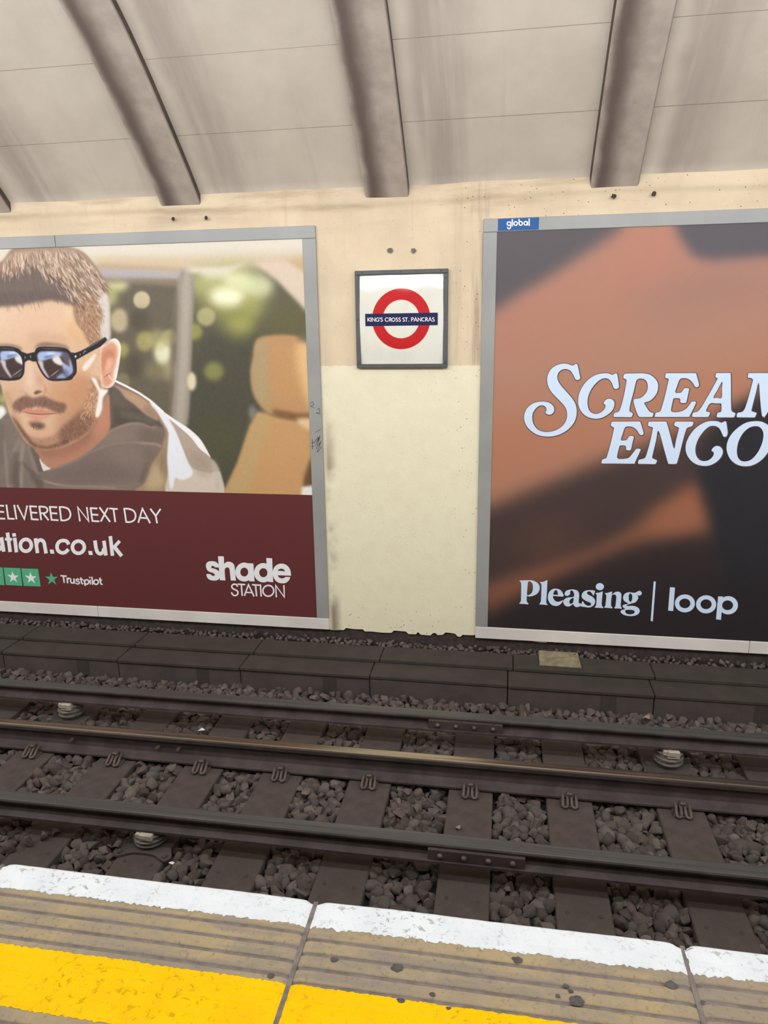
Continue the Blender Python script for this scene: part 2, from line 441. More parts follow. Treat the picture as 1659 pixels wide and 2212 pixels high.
    p.blob(2, 892, 12, 16, (250, 248, 240), 4); p.blob(6, 862, 8, 10, (176, 172, 112), 4)
    # --- hooded top
    sil = b8([(180, 140), (330, 210), (480, 290), (620, 385), (770, 520), (960, 650), (1130, 760), (1270, 900), (1380, 1100), (1470, 1200), (1520, 1330), (1522, 1640)])
    p.poly(sil+[(0, 1090), (-420, 1090), (-330, 1010), (-200, 950), (-60, 925), (0, 907), (12, 896), (24, 889), (60, 870), (235, 830)], (132, 114, 102), .6, curve=False)
    p.poly(b8([(95, 240), (230, 255), (300, 350), (560, 560), (720, 640), (815, 770), (740, 720), (620, 740), (480, 700), (330, 700), (100, 800), (60, 600)]), (94, 83, 74), 2)
    p.poly(b8([(110, 240), (240, 262), (330, 380), (430, 470), (330, 500), (140, 440)]), (112, 100, 86), 5, .8)
    p.poly(b8([(260, 520), (480, 560), (690, 640), (720, 690), (560, 670), (250, 590)]), (116, 104, 92), 4, .7)
    p.poly(b8([(140, 180), (230, 215), (400, 285), (600, 400), (690, 530), (720, 640), (690, 632), (560, 560), (430, 445), (300, 350), (230, 260)]), (184, 148, 118), 1)
    p.poly(b8([(300, 300), (430, 330), (540, 430), (580, 540), (450, 440), (330, 350)]), (196, 160, 128), 4, .7)
    p.poly(b8([(520, 480), (640, 470), (700, 600), (640, 610), (560, 560)]), (158, 132, 110), 4, .7)
    up_fold = b8([(-60, 900), (60, 810), (180, 735), (330, 685), (450, 676), (540, 690), (630, 730), (700, 718), (815, 790), (800, 890), (760, 975), (680, 945), (330, 930), (130, 965), (-60, 1030)])
    p.poly(up_fold, (138, 118, 106), 1)
    p.soft(b8([(-20, 880), (130, 765), (330, 690), (450, 680), (540, 695), (630, 732), (700, 720)]), 5, (160, 138, 124), .8, 1.8)
    p.poly(b8([(500, 760), (700, 760), (800, 800), (770, 950), (640, 930), (480, 900)]), (118, 101, 92), 8, .7)
    p.poly(b8([(60, 860), (300, 780), (420, 800), (300, 900), (60, 950)]), (148, 130, 116), 8, .6)
    p.poly(b8([(-250, 1130), (0, 1010), (330, 930), (680, 945), (765, 978), (700, 1100), (620, 1230), (540, 1430), (430, 1545), (-300, 1560)]), (136, 117, 103), .8)
    p.soft(b8([(-100, 1050), (0, 1005), (330, 930), (560, 935), (690, 948), (760, 975)]), 5, (168, 148, 132), .9, 1.8)
    p.poly(b8([(300, 1000), (600, 1000), (700, 1060), (600, 1180), (300, 1150)]), (118, 101, 90), 10, .6)
    p.poly(b8([(100, 1180), (420, 1160), (560, 1240), (400, 1330), (120, 1340)]), (150, 131, 114), 12, .6)
    p.poly(b8([(560, 1200), (620, 1220), (540, 1430), (440, 1540), (330, 1480)]), (108, 90, 80), 6, .7)
    p.poly(b8([(0, 1440), (250, 1400), (420, 1370), (470, 1400), (380, 1500), (0, 1520)]), (152, 132, 116), 4, .6)
    # collar lower wrap on the left
    p.poly(b7([(360, 1010), (560, 985), (880, 870), (1200, 700), (1659, 640), (1659, 1110), (1300, 1140), (1000, 1160), (700, 1140), (480, 1090)]), (132, 114, 103), 2)
    p.poly(b7([(700, 1000), (1100, 880), (1500, 900), (1500, 1040), (1100, 1090), (700, 1080)]), (122, 104, 94), 12, .7)
    p.poly(b7([(1300, 700), (1659, 680), (1659, 900), (1400, 880)]), (150, 130, 116), 14, .5)
    p.soft(b7([(430, 1060), (560, 1110), (700, 1145), (900, 1165), (1150, 1170), (1400, 1190)]), 4, (172, 152, 134), .9, 1.8)
    p.soft(b7([(360, 1015), (480, 1000), (600, 965), (760, 920), (900, 860), (1060, 770), (1200, 705), (1400, 650), (1659, 640)]), 2.6, (156, 138, 124), .8, 1.8)
    p.poly(b7([(700, 1160), (1300, 1180), (1659, 1110), (1659, 1260), (700, 1200)]), (140, 122, 106), 4, .8)
    p.poly(b7([(0, 380), (120, 290), (240, 540), (290, 680), (440, 1000), (300, 1240), (-300, 1240), (-200, 600)]), (134, 118, 106), 4, .9)
    for pts, w, c in [([(45, 620), (60, 800), (85, 1000), (100, 1200)], 4, (168, 152, 136)), ([(240, 600), (170, 740), (130, 880), (115, 1040), (110, 1200)], 5, (164, 148, 132)), ([(280, 640), (260, 800), (250, 1000), (245, 1200)], 6, (172, 156, 140)),
                      ([(340, 680), (380, 800), (440, 1000)], 5, (160, 146, 132)), ([(370, 690), (430, 850), (480, 1000)], 4, (94, 82, 74)), ([(200, 760), (150, 900), (140, 1150)], 10, (112, 97, 88)), ([(220, 860), (200, 1000), (200, 1190)], 8, (98, 85, 78)), ([(20, 420), (10, 600), (20, 900)], 9, (120, 106, 96)),
                      ([(270, 870), (330, 950), (420, 1020)], 4, (100, 86, 78)), ([(380, 1050), (450, 1130), (480, 1200)], 6, (98, 84, 76)), ([(445, 740), (500, 880), (520, 990)], 6, (80, 70, 64))]:
        p.soft(b7(pts), w*1.5, c, .6, 2.2)
    p.poly(b7([(350, 1012), (420, 1010), (520, 1090), (500, 1200), (440, 1130)]), (112, 97, 88), 3, .8)
    # bright rim of the hood
    p.poly(b8([(610, 395), (650, 450), (700, 530), (780, 650), (850, 780), (842, 1000), (850, 1300), (862, 1490), (780, 1545), (430, 1545), (560, 1430), (640, 1200), (740, 1050), (790, 900), (815, 790), (740, 640), (690, 550)]), (168, 142, 110), 1)
    p.poly(b8([(640, 1260), (700, 1200), (760, 1300), (800, 1450), (700, 1520), (560, 1500)]), (206, 180, 140), 6, .7)
    p.poly(b8([(740, 1100), (820, 1000), (840, 1200), (800, 1350), (740, 1250)]), (150, 126, 98), 5, .6)
    p.poly(b8([(620, 385), (770, 520), (870, 620), (960, 800), (1080, 1100), (1150, 1230), (1300, 1290), (1430, 1290), (1522, 1330), (1522, 1640), (860, 1640), (850, 1300), (840, 1100), (850, 900), (850, 780), (780, 650), (700, 520), (640, 450)]), (216, 198, 178), 1)
    p.poly(b8([(620, 385), (770, 520), (870, 620), (960, 800), (1080, 1100), (1140, 1230), (1165, 1330), (1080, 1390), (1000, 1400), (940, 1380), (910, 1500), (870, 1500), (850, 1300), (838, 1100), (850, 900), (850, 780), (780, 650), (700, 520), (640, 450)]), (240, 238, 238), 1.2)
    p.poly(b8([(862, 625), (960, 680), (1130, 810), (1300, 990), (1400, 1150), (1430, 1300), (1300, 1300), (1160, 1240), (1080, 1100), (960, 800)]), (186, 166, 146), 1.2)
    p.poly(b8([(1130, 1050), (1260, 1060), (1380, 1180), (1400, 1290), (1260, 1280), (1150, 1180)]), (168, 148, 130), 8, .7)
    p.poly(b8([(1180, 1300), (1330, 1310), (1420, 1350), (1300, 1360)]), (188, 160, 142), 5, .6)
    p.poly(b8([(770, 520), (960, 645), (1130, 758), (1270, 895), (1390, 1110), (1340, 1070), (1250, 1000), (1130, 850), (960, 700), (870, 625)]), (250, 246, 240), .8)
    p.poly(b8([(1400, 1140), (1470, 1200), (1520, 1330), (1520, 1560), (1450, 1560), (1440, 1350)]), (204, 192, 170), 3, .8)
    p.stroke(b8([(160, 130), (330, 212), (480, 292), (620, 388), (780, 530)]), 5, (252, 248, 240), 1, False)
    # --- neck and shirt
    p.poly(b7([(440, 700), (850, 640), (1140, 400), (1215, 200), (1300, 60), (1312, 300), (1310, 480), (1190, 640), (1060, 750), (880, 855), (720, 922), (600, 955), (500, 880), (465, 800)]), (188, 134, 106), 1)
    p.poly(b7([(450, 700), (700, 730), (900, 640), (1080, 480), (1060, 620), (820, 760), (560, 800)]), (146, 98, 78), 9, .75)
    p.poly(b7([(1190, 300), (1290, 150), (1305, 400), (1200, 560), (1150, 480)]), (206, 142, 112), 8, .7)
    p.poly(b7([(470, 825), (500, 870), (560, 925), (606, 955), (560, 970), (520, 980), (490, 910)]), (232, 224, 210), .6)
    # --- face
    face = [(-58, 640), (-62, 700), (-48, 770), (-22, 800), (0, 828), (6, 848), (16, 882), (26, 906), (40, 931), (56, 955), (74, 967), (95, 972), (112, 971), (146, 962), (182, 942), (203, 918), (211, 896), (218, 868), (224, 838), (232, 800), (236, 740), (234, 660), (200, 600), (100, 570), (0, 590)]
    p.poly(face, (226, 186, 150), 1)
    p.poly([(-50, 660), (60, 655), (140, 660), (150, 700), (120, 735), (20, 738), (-50, 735)], (232, 194, 160), 9, .8)
    p.poly([(140, 650), (170, 690), (195, 740), (160, 742), (140, 720)], (238, 204, 160), 6, .8)
    p.poly([(100, 830), (165, 800), (200, 830), (180, 880), (140, 900), (110, 870)], (216, 166, 126), 10, .8)
    p.poly([(150, 820), (190, 815), (206, 850), (196, 900), (170, 900)], (208, 150, 108), 8, .7)
    p.poly([(20, 830), (48, 840), (52, 860), (34, 900), (20, 870)], (218, 176, 140), 7, .7)
    p.poly([(-40, 690), (-50, 750), (-20, 800), (0, 825), (10, 800), (-20, 740)], (206, 160, 124), 6, .7)
    p.poly([(60, 930), (110, 928), (130, 945), (100, 962), (70, 955)], (222, 172, 140), 6, .7)
    p.poly([(55, 900), (95, 905), (120, 905), (100, 915), (60, 912)], (230, 186, 150), 4, .6)
    p.poly([(110, 838), (150, 822), (196, 812), (212, 850), (200, 896), (160, 918), (128, 905), (118, 870)], (200, 146, 108), 14, .55)
    p.poly([(120, 905), (150, 890), (185, 880), (196, 905), (160, 935), (120, 945)], (190, 138, 104), 10, .5)
    p.poly([(150, 690), (175, 712), (196, 744), (176, 752), (150, 735), (140, 705)], (222, 172, 128), 7, .6)
    p.poly([(-40, 668), (0, 664), (30, 672), (20, 700), (-30, 705)], (236, 202, 170), 12, .7)
    p.poly([(60, 724), (85, 716), (130, 724), (146, 740), (100, 738), (70, 742)], (206, 162, 128), 7, .55)
    p.poly([(6, 850), (20, 880), (34, 912), (52, 940), (44, 910), (30, 872), (18, 845)], (196, 150, 116), 5, .6)
    # nose
    p.poly(b5([(330, 480), (420, 470), (520, 640), (600, 790), (600, 870), (560, 905), (430, 910), (330, 880), (290, 830), (310, 700)]), (228, 188, 156), 3)
    p.poly(b5([(350, 500), (400, 500), (420, 680), (450, 800), (400, 840), (340, 780), (340, 640)]), (240, 206, 178), 5, .8)
    p.poly(b5([(470, 620), (540, 680), (590, 780), (520, 800), (470, 740)]), (206, 158, 122), 5, .7)
    p.poly(b5([(570, 780), (605, 830), (590, 890), (555, 905), (560, 850)]), (196, 142, 110), 2.5, .8)
    p.poly(b5([(435, 890), (450, 860), (490, 848), (540, 862), (500, 885), (460, 900)]), (98, 66, 56), 1.2, .9)
    p.poly(b5([(290, 830), (310, 870), (380, 905), (330, 900), (295, 870)]), (190, 138, 108), 2, .8)
    p.poly(b5([(420, 760), (500, 790), (560, 850), (480, 840), (420, 830)]), (222, 178, 144), 4, .6)
    p.stroke(b5([(610, 860), (680, 960), (760, 1010)]), 3, (200, 150, 116), .5)
    # ear
    p.poly(b5([(1290, 300), (1340, 250), (1420, 195), (1480, 185), (1525, 225), (1548, 300), (1535, 450), (1510, 600), (1490, 700), (1450, 780), (1400, 815), (1340, 815), (1300, 780), (1285, 640), (1275, 450)]), (250, 234, 216), .8)
    p.poly(b5([(1295, 320), (1360, 260), (1430, 225), (1480, 260), (1510, 330), (1490, 480), (1450, 640), (1440, 740), (1380, 800), (1320, 790), (1300, 650), (1285, 470)]), (224, 160, 126), 2)
    p.poly(b5([(1310, 400), (1380, 330), (1450, 340), (1460, 430), (1400, 440), (1340, 560), (1320, 680), (1300, 560)]), (196, 124, 92), 4, .7)
    p.poly(b5([(1380, 440), (1430, 460), (1420, 560), (1370, 620), (1340, 660), (1350, 560)]), (242, 190, 160), 4, .8)
    p.stroke(b5([(1335, 680), (1390, 640), (1400, 640)]), 2.5, (160, 96, 72), .8); p.stroke(b5([(1385, 640), (1410, 690), (1450, 730)]), 2.4, (252, 232, 214), .9)
    # --- hair
    hair = [(-70, 700), (-76, 630), (-50, 585), (-10, 572), (8, 560), (26, 538), (60, 530), (120, 530), (160, 536), (184, 548), (205, 572), (220, 594), (230, 612), (236, 640), (238, 690), (237, 735), (216, 745), (200, 752), (190, 735), (180, 716), (166, 698), (160, 676), (156, 656), (140, 648), (110, 644), (75, 648), (40, 655), (-20, 658), (-50, 668), (-58, 690)]
    p.poly(hair, (158, 128, 106), 1)
    p.poly([(-70, 650), (-60, 610), (0, 592), (30, 590), (62, 572), (88, 566), (104, 586), (122, 612), (150, 628), (168, 652), (152, 658), (110, 646), (75, 650), (40, 657), (-20, 660)], (116, 100, 90), 4, .95)
    p.poly([(-40, 640), (40, 630), (110, 630), (150, 646), (110, 648), (40, 658), (-40, 662)], (108, 92, 84), 4, .8)
    p.poly([(8, 566), (30, 545), (100, 538), (112, 560), (100, 575), (60, 572), (30, 588), (8, 588)], (196, 164, 136), 4, .8)
    p.poly([(112, 536), (165, 540), (200, 575), (225, 615), (215, 630), (180, 605), (140, 590), (115, 565)], (190, 162, 138), 5, .75)
    p.poly([(160, 668), (190, 650), (215, 650), (215, 735), (195, 745), (176, 712), (164, 695)], (178, 134, 102), 4, .8)
    sweep = lambda x, y: 1.45-.5*min(max((x-60)/120., -.4), 1.)+.10*math.sin(x*.21+y*.13)
    crown = [(5, 566), (30, 545), (110, 538), (165, 541), (205, 578), (228, 618), (214, 648), (172, 642), (140, 622), (112, 584), (60, 578), (30, 592), (5, 592)]
    p.hairs(crown, 90, 26, sweep, (128, 98, 78), (150, 116, 92), 4.0, .45, .12, .10)
    p.hairs(crown, 150, 22, sweep, (238, 214, 190), (214, 184, 154), 3.0, .55, .12, .10)
    p.hairs(crown, 300, 18, sweep, (96, 74, 60), (124, 96, 78), 1.7, .65, .15, .12)
    p.hairs(crown, 260, 15, sweep, (250, 234, 214), (226, 198, 168), 1.5, .65, .15, .12)
    p.hairs([(0, 600), (60, 585), (100, 590), (150, 635), (150, 650), (110, 644), (40, 652), (-40, 655)], 120, 22, lambda x, y: 1.3-.15*(x/100.), (98, 82, 74), (134, 117, 106), 2.4, .35, .1, .08)
    p.hairs([(70, 572), (100, 568), (130, 590), (170, 632), (180, 660), (150, 640), (115, 612)], 42, 26, lambda x, y: 1.05, (236, 206, 176), (214, 182, 150), 2.0, .8, .25, .12)
    p.hairs([(95, 585), (120, 590), (165, 640), (178, 662), (150, 648)], 34, 22, 1.0, (92, 74, 66), (112, 92, 80), 2.6, .7, .2, .12)
    side = [(160, 662), (190, 645), (220, 640), (218, 735), (196, 745), (176, 712)]
    p.hairs(side, 130, 12, 1.2, (136, 98, 74), (160, 120, 92), 2.2, .45, .15, .15)
    p.hairs(side, 260, 9, 1.2, (236, 200, 166), (206, 164, 128), 1.3, .6, .15, .2)
    p.hairs(side, 130, 8, 1.2, (116, 82, 62), (134, 98, 74), 1.1, .55, .15, .2)
    p.poly([(214, 650), (228, 632), (236, 650), (238, 700), (237, 733), (224, 738), (216, 715), (222, 680)], (222, 212, 198), 2.5, .95)
    p.hairs([(206, 640), (226, 640), (224, 735), (206, 738)], 70, 9, 1.2, (236, 222, 204), (170, 130, 100), 1.3, .7)
    p.hairs([(-10, 640), (150, 636), (156, 654), (110, 644), (40, 654), (-10, 658)], 60, 10, 1.3, (110, 90, 80), (130, 105, 90), 1.3, .6)
    # --- beard and moustache
    beard = b5([(140, 1150), (210, 1230), (330, 1400), (480, 1460), (650, 1440), (800, 1330), (930, 1200), (1060, 1060), (1130, 880), (1180, 700), (1275, 720), (1290, 880), (1235, 1100), (1215, 1270), (1090, 1420), (860, 1540), (620, 1605), (430, 1580), (300, 1450), (210, 1310)])
    p.poly(beard, (170, 122, 94), 4, .65)
    p.poly(b5([(780, 1340), (920, 1220), (1060, 1120), (1190, 1180), (1200, 1280), (1080, 1420), (850, 1530), (760, 1480)]), (116, 82, 66), 5, .6)
    p.poly(b5([(150, 1180), (230, 1330), (320, 1460), (430, 1570), (640, 1600), (860, 1530), (860, 1480), (620, 1560), (450, 1530), (350, 1420), (230, 1260)]), (104, 74, 60), 2.5, .75)
    p.hairs(beard, 420, 6, lambda x, y: 1.9-(x/220.)*.9, (108, 76, 60), (216, 168, 132), 1.2, .5, .1, .2)
    p.hairs(b5([(1080, 1000), (1140, 760), (1250, 740), (1270, 900), (1220, 1150), (1100, 1250), (1020, 1200)]), 170, 7, 1.7, (250, 222, 190), (196, 140, 98), 1.3, .7)
    p.hairs(b5([(760, 1340), (930, 1210), (1150, 1200), (1100, 1400), (860, 1520)]), 150, 7, 1.3, (90, 64, 54), (168, 126, 100), 1.3, .55, .1, .2)
    p.poly(b5([(1170, 690), (1225, 700), (1260, 780), (1290, 830), (1385, 845), (1320, 950), (1305, 1090), (1260, 1190), (1222, 1170), (1245, 1010), (1262, 880), (1215, 780)]), (252, 240, 228), 1.2)
    p.poly(b5([(1060, 540), (1200, 390), (1230, 395), (1190, 480), (1090, 600)]), (250, 236, 222), 1, .9)
    p.hairs(b5([(1130, 560), (1270, 330), (1275, 640), (1200, 660)]), 50, 8, 1.5, (248, 220, 186), (200, 150, 108), 1.2, .6)
    mo = b5([(165, 1030), (220, 965), (330, 915), (420, 945), (500, 930), (560, 918), (640, 955), (740, 1000), (830, 1015), (850, 1080), (800, 1130), (720, 1135), (620, 1085), (480, 1055), (380, 1075), (290, 1095), (255, 1130), (190, 1085)])
    p.poly(mo, (128, 92, 78), 2.5, .85)
    p.hairs(mo, 200, 8, lambda x, y: 1.57+(85-x)/90., (92, 66, 58), (172, 132, 114), 1.2, .55, .1, .15)
    p.poly(b5([(275, 1118), (370, 1080), (430, 1098), (500, 1078), (600, 1105), (745, 1138), (600, 1165), (450, 1155), (340, 1140)]), (212, 146, 120), 1.2)
    p.poly(b5([(320, 1150), (450, 1162), (660, 1155), (600, 1205), (500, 1228), (420, 1222)]), (222, 158, 132), 2)
    p.stroke(b5([(275, 1122), (360, 1138), (440, 1152), (540, 1155), (640, 1150), (750, 1138)]), 2.2, (128, 74, 60), .9)
    p.poly(b5([(360, 1262), (440, 1252), (520, 1258), (580, 1295), (545, 1338), (470, 1335), (400, 1300)]), (104, 74, 62), 3.5, .85)
    p.hairs(b5([(380, 1265), (560, 1280), (530, 1330), (430, 1315)]), 40, 6, 1.5, (74, 52, 46), (150, 110, 90), 1.1, .7)
    # --- sunglasses
    p.poly(b5([(-100, 270), (60, 255), (180, 265), (270, 300), (280, 340), (180, 300), (0, 290), (-100, 300)]), (118, 92, 78), 3, .7)
    p.poly(b5([(430, 330), (470, 270), (560, 235), (700, 245), (840, 275), (890, 330), (760, 290), (500, 290)]), (118, 92, 78), 3, .8)
    fr = (46, 42, 47)
    p.poly(b5([(440, 420), (445, 350), (475, 305), (530, 290), (650, 290), (800, 300), (870, 325), (910, 362), (960, 375), (975, 450), (982, 610), (945, 670), (905, 715), (800, 725), (700, 730), (620, 715), (560, 665), (510, 590), (470, 500)]), fr, .5)
    p.poly(b5([(-330, 300), (-160, 282), (0, 283), (90, 283), (180, 295), (250, 325), (285, 375), (315, 470), (312, 600), (300, 650), (262, 700), (200, 720), (100, 725), (0, 715), (-140, 690), (-260, 600), (-330, 450)]), fr, .5)
    p.poly(b5([(270, 360), (350, 378), (450, 365), (460, 470), (420, 478), (370, 462), (330, 480), (305, 500)]), fr, .5)
    p.poly(b5([(950, 372), (1030, 345), (1120, 295), (1240, 225), (1340, 168), (1360, 178), (1372, 205), (1290, 285), (1190, 340), (1090, 395), (1010, 440), (960, 465)]), fr, .5, curve=False)
    p.stroke(b5([(1010, 350), (1130, 300), (1250, 235), (1330, 185)]), 1.4, (196, 170, 150), .7)
    p.stroke(b5([(520, 312), (660, 315), (800, 320)]), 2.4, (104, 92, 86), .9); p.stroke(b5([(0, 312), (80, 312), (190, 322)]), 2.4, (104, 92, 86), .9)
    p.stroke(b5([(322, 410), (322, 450)]), 1.6, (210, 205, 205), .9); p.stroke(b5([(388, 395), (392, 440)]), 1.6, (210, 205, 205), .9); p.stroke(b5([(1025, 375), (1028, 410)]), 1.3, (220, 215, 210), .9)
    p.blob(b5([(967, 415)])[0][0], b5([(967, 415)])[0][1], 2.2, 2.6, (226, 214, 176), .6)
    p.stroke(b5([(1065, 385), (1085, 345), (1110, 352)]), 1.5, (214, 208, 204), .9)
    p.stroke(b5([(950, 470), (955, 600), (900, 690)]), 1.3, (92, 84, 84), .8)
    lens_r = b5([(468, 410), (490, 370), (530, 347), (700, 342), (830, 352), (880, 385), (915, 470), (938, 570), (930, 625), (890, 665), (845, 692), (740, 702), (640, 700), (595, 670), (540, 600), (495, 510)])
    lens_l = b5([(-280, 350), (-100, 342), (90, 343), (180, 350), (240, 385), (275, 440), (290, 530), (285, 600), (262, 660), (200, 690), (100, 695), (0, 682), (-150, 640), (-260, 520)])
    for ln, dx in ((lens_r, 0), (lens_l, -480)):
        q = lambda pts: b5([(a+dx*1.0, b_+dx*.02) for a, b_ in pts])
        p.poly(ln, (84, 66, 60), .5)
        mk = p.mask(p.cc(spline(ln, 5)), 0); p.clip = np.zeros((p.H, p.W), np.float32); p.clip[mk[1]:mk[1]+mk[0].shape[0], mk[2]:mk[2]+mk[0].shape[1]] = mk[0]
        p.poly(q([(480, 405), (510, 358), (640, 350), (790, 362), (820, 400), (700, 425), (560, 468), (500, 470)]), (172, 190, 222), 1)
        p.poly(q([(560, 420), (650, 390), (690, 400), (600, 440)]), (104, 118, 160), 1.2, .8); p.poly(q([(600, 366), (690, 360), (700, 385), (620, 395)]), (214, 222, 236), 1.2, .9)
        p.poly(q([(480, 470), (545, 480), (562, 520), (560, 560), (628, 680), (604, 684), (540, 600), (500, 520)]), (206, 194, 196), 1.2)
        p.poly(q([(560, 492), (660, 452), (690, 500), (770, 545), (775, 600), (650, 672), (590, 590)]), (76, 56, 50), 1.2)
        p.poly(q([(668, 440), (740, 405), (772, 440), (800, 490), (835, 520), (770, 528), (700, 495)]), (230, 224, 218), 1)
        p.poly(q([(780, 380), (860, 375), (900, 450), (925, 560), (880, 540), (830, 480)]), (104, 92, 106), 1.5, .9)
        p.poly(q([(890, 440), (915, 500), (932, 580), (905, 600), (890, 520)]), (176, 190, 200), 1, .9)
        p.poly(q([(800, 520), (850, 520), (920, 575), (928, 620), (860, 670), (820, 610)]), (164, 178, 214), 1.4)
        p.poly(q([(720, 690), (800, 630), (850, 690), (780, 698)]), (150, 172, 206), 1, .9)
        p.stroke(q([(640, 672), (760, 585)]), 1.8, (196, 196, 206), .9)
        p.poly(q([(800, 590), (850, 580), (890, 650), (850, 680)]), (90, 84, 104), 2, .6)
        p.clip = None
    p.grain(.010, 1.0)
    return p

def paint_figure():
    p = Print(-.10, 2.6, .15, 3.15, .012, (180, 128, 104), 8); p.fs = 1.9
    p.poly([(1040, 480), (1700, 470), (1700, 900), (1500, 930), (1040, 1120)], (180, 129, 106), 10, curve=False)
    p.poly([(1040, 760), (1250, 690), (1659, 600), (1800, 640), (1800, 760), (1300, 820), (1040, 900)], (178, 132, 108), 40, .8, curve=False)
    p.poly([(1050, 700), (1200, 640), (1360, 560), (1450, 600), (1300, 680), (1080, 760)], (182, 122, 102), 26, .7)
    p.poly([(1420, 600), (1520, 575), (1700, 570), (1800, 600), (1660, 640), (1500, 665), (1400, 690)], (158, 118, 106), 20, .85)
    p.poly([(1330, 500), (1440, 490), (1500, 570), (1420, 600), (1350, 590)], (186, 126, 104), 14, .8)
    p.poly([(1040, 900), (1300, 880), (1500, 830), (1700, 760), (1700, 850), (1450, 950), (1250, 1010), (1040, 1080)], (180, 120, 90), 24, .8)
    p.poly([(1000, 440), (1352, 440), (1346, 492), (1290, 530), (1180, 602), (1120, 636), (1070, 672), (1000, 720)], (94, 87, 88), 5, curve=False)
    p.poly([(1452, 440), (2200, 430), (2200, 530), (1659, 553), (1540, 562), (1510, 558), (1490, 546), (1474, 522), (1460, 495)], (93, 86, 89), 4, curve=False)
    p.poly([(1040, 1112), (1100, 1085), (1300, 1000), (1400, 962), (1500, 925), (1600, 882), (1680, 830), (1800, 740), (2300, 700), (2300, 1500), (1040, 1500)], (72, 58, 54), 9, curve=False)
    p.poly([(1040, 1130), (1200, 1060), (1400, 1000), (1520, 960), (1540, 1040), (1300, 1120), (1150, 1190), (1040, 1230)], (76, 60, 56), 16, .8)
    p.poly([(1130, 1170), (1180, 1130), (1240, 1150), (1260, 1190), (1180, 1215), (1120, 1210)], (110, 72, 60), 20, .8)
    p.poly([(1035, 1278), (1120, 1240), (1260, 1195), (1350, 1150), (1420, 1100), (1480, 1060), (1512, 1040), (1526, 1090), (1545, 1150), (1500, 1162), (1400, 1172), (1340, 1192), (1220, 1242), (1100, 1308), (1035, 1345)], (148, 95, 70), 8, .95)
    p.poly([(1400, 1120), (1510, 1050), (1525, 1090), (1530, 1130), (1440, 1155)], (168, 106, 78), 10, .7)
    p.poly([(1040, 1352), (1110, 1312), (1230, 1248), (1350, 1196), (1430, 1176), (1560, 1160), (1620, 1240), (1620, 1420), (1040, 1420)], (56, 46, 45), 9, .9)
    p.poly([(1560, 900), (1659, 850), (1800, 800), (2300, 800), (2300, 1500), (1566, 1500), (1560, 1290), (1550, 1200), (1532, 1120), (1515, 1060), (1508, 1005)], (46, 45, 48), 6, .95)
    p.poly([(1040, 1345), (1300, 1270), (1560, 1250), (2300, 1260), (2300, 1500), (1040, 1500)], (47, 41, 42), 20, .85)
    p.grain(.004, 1.)
    return p
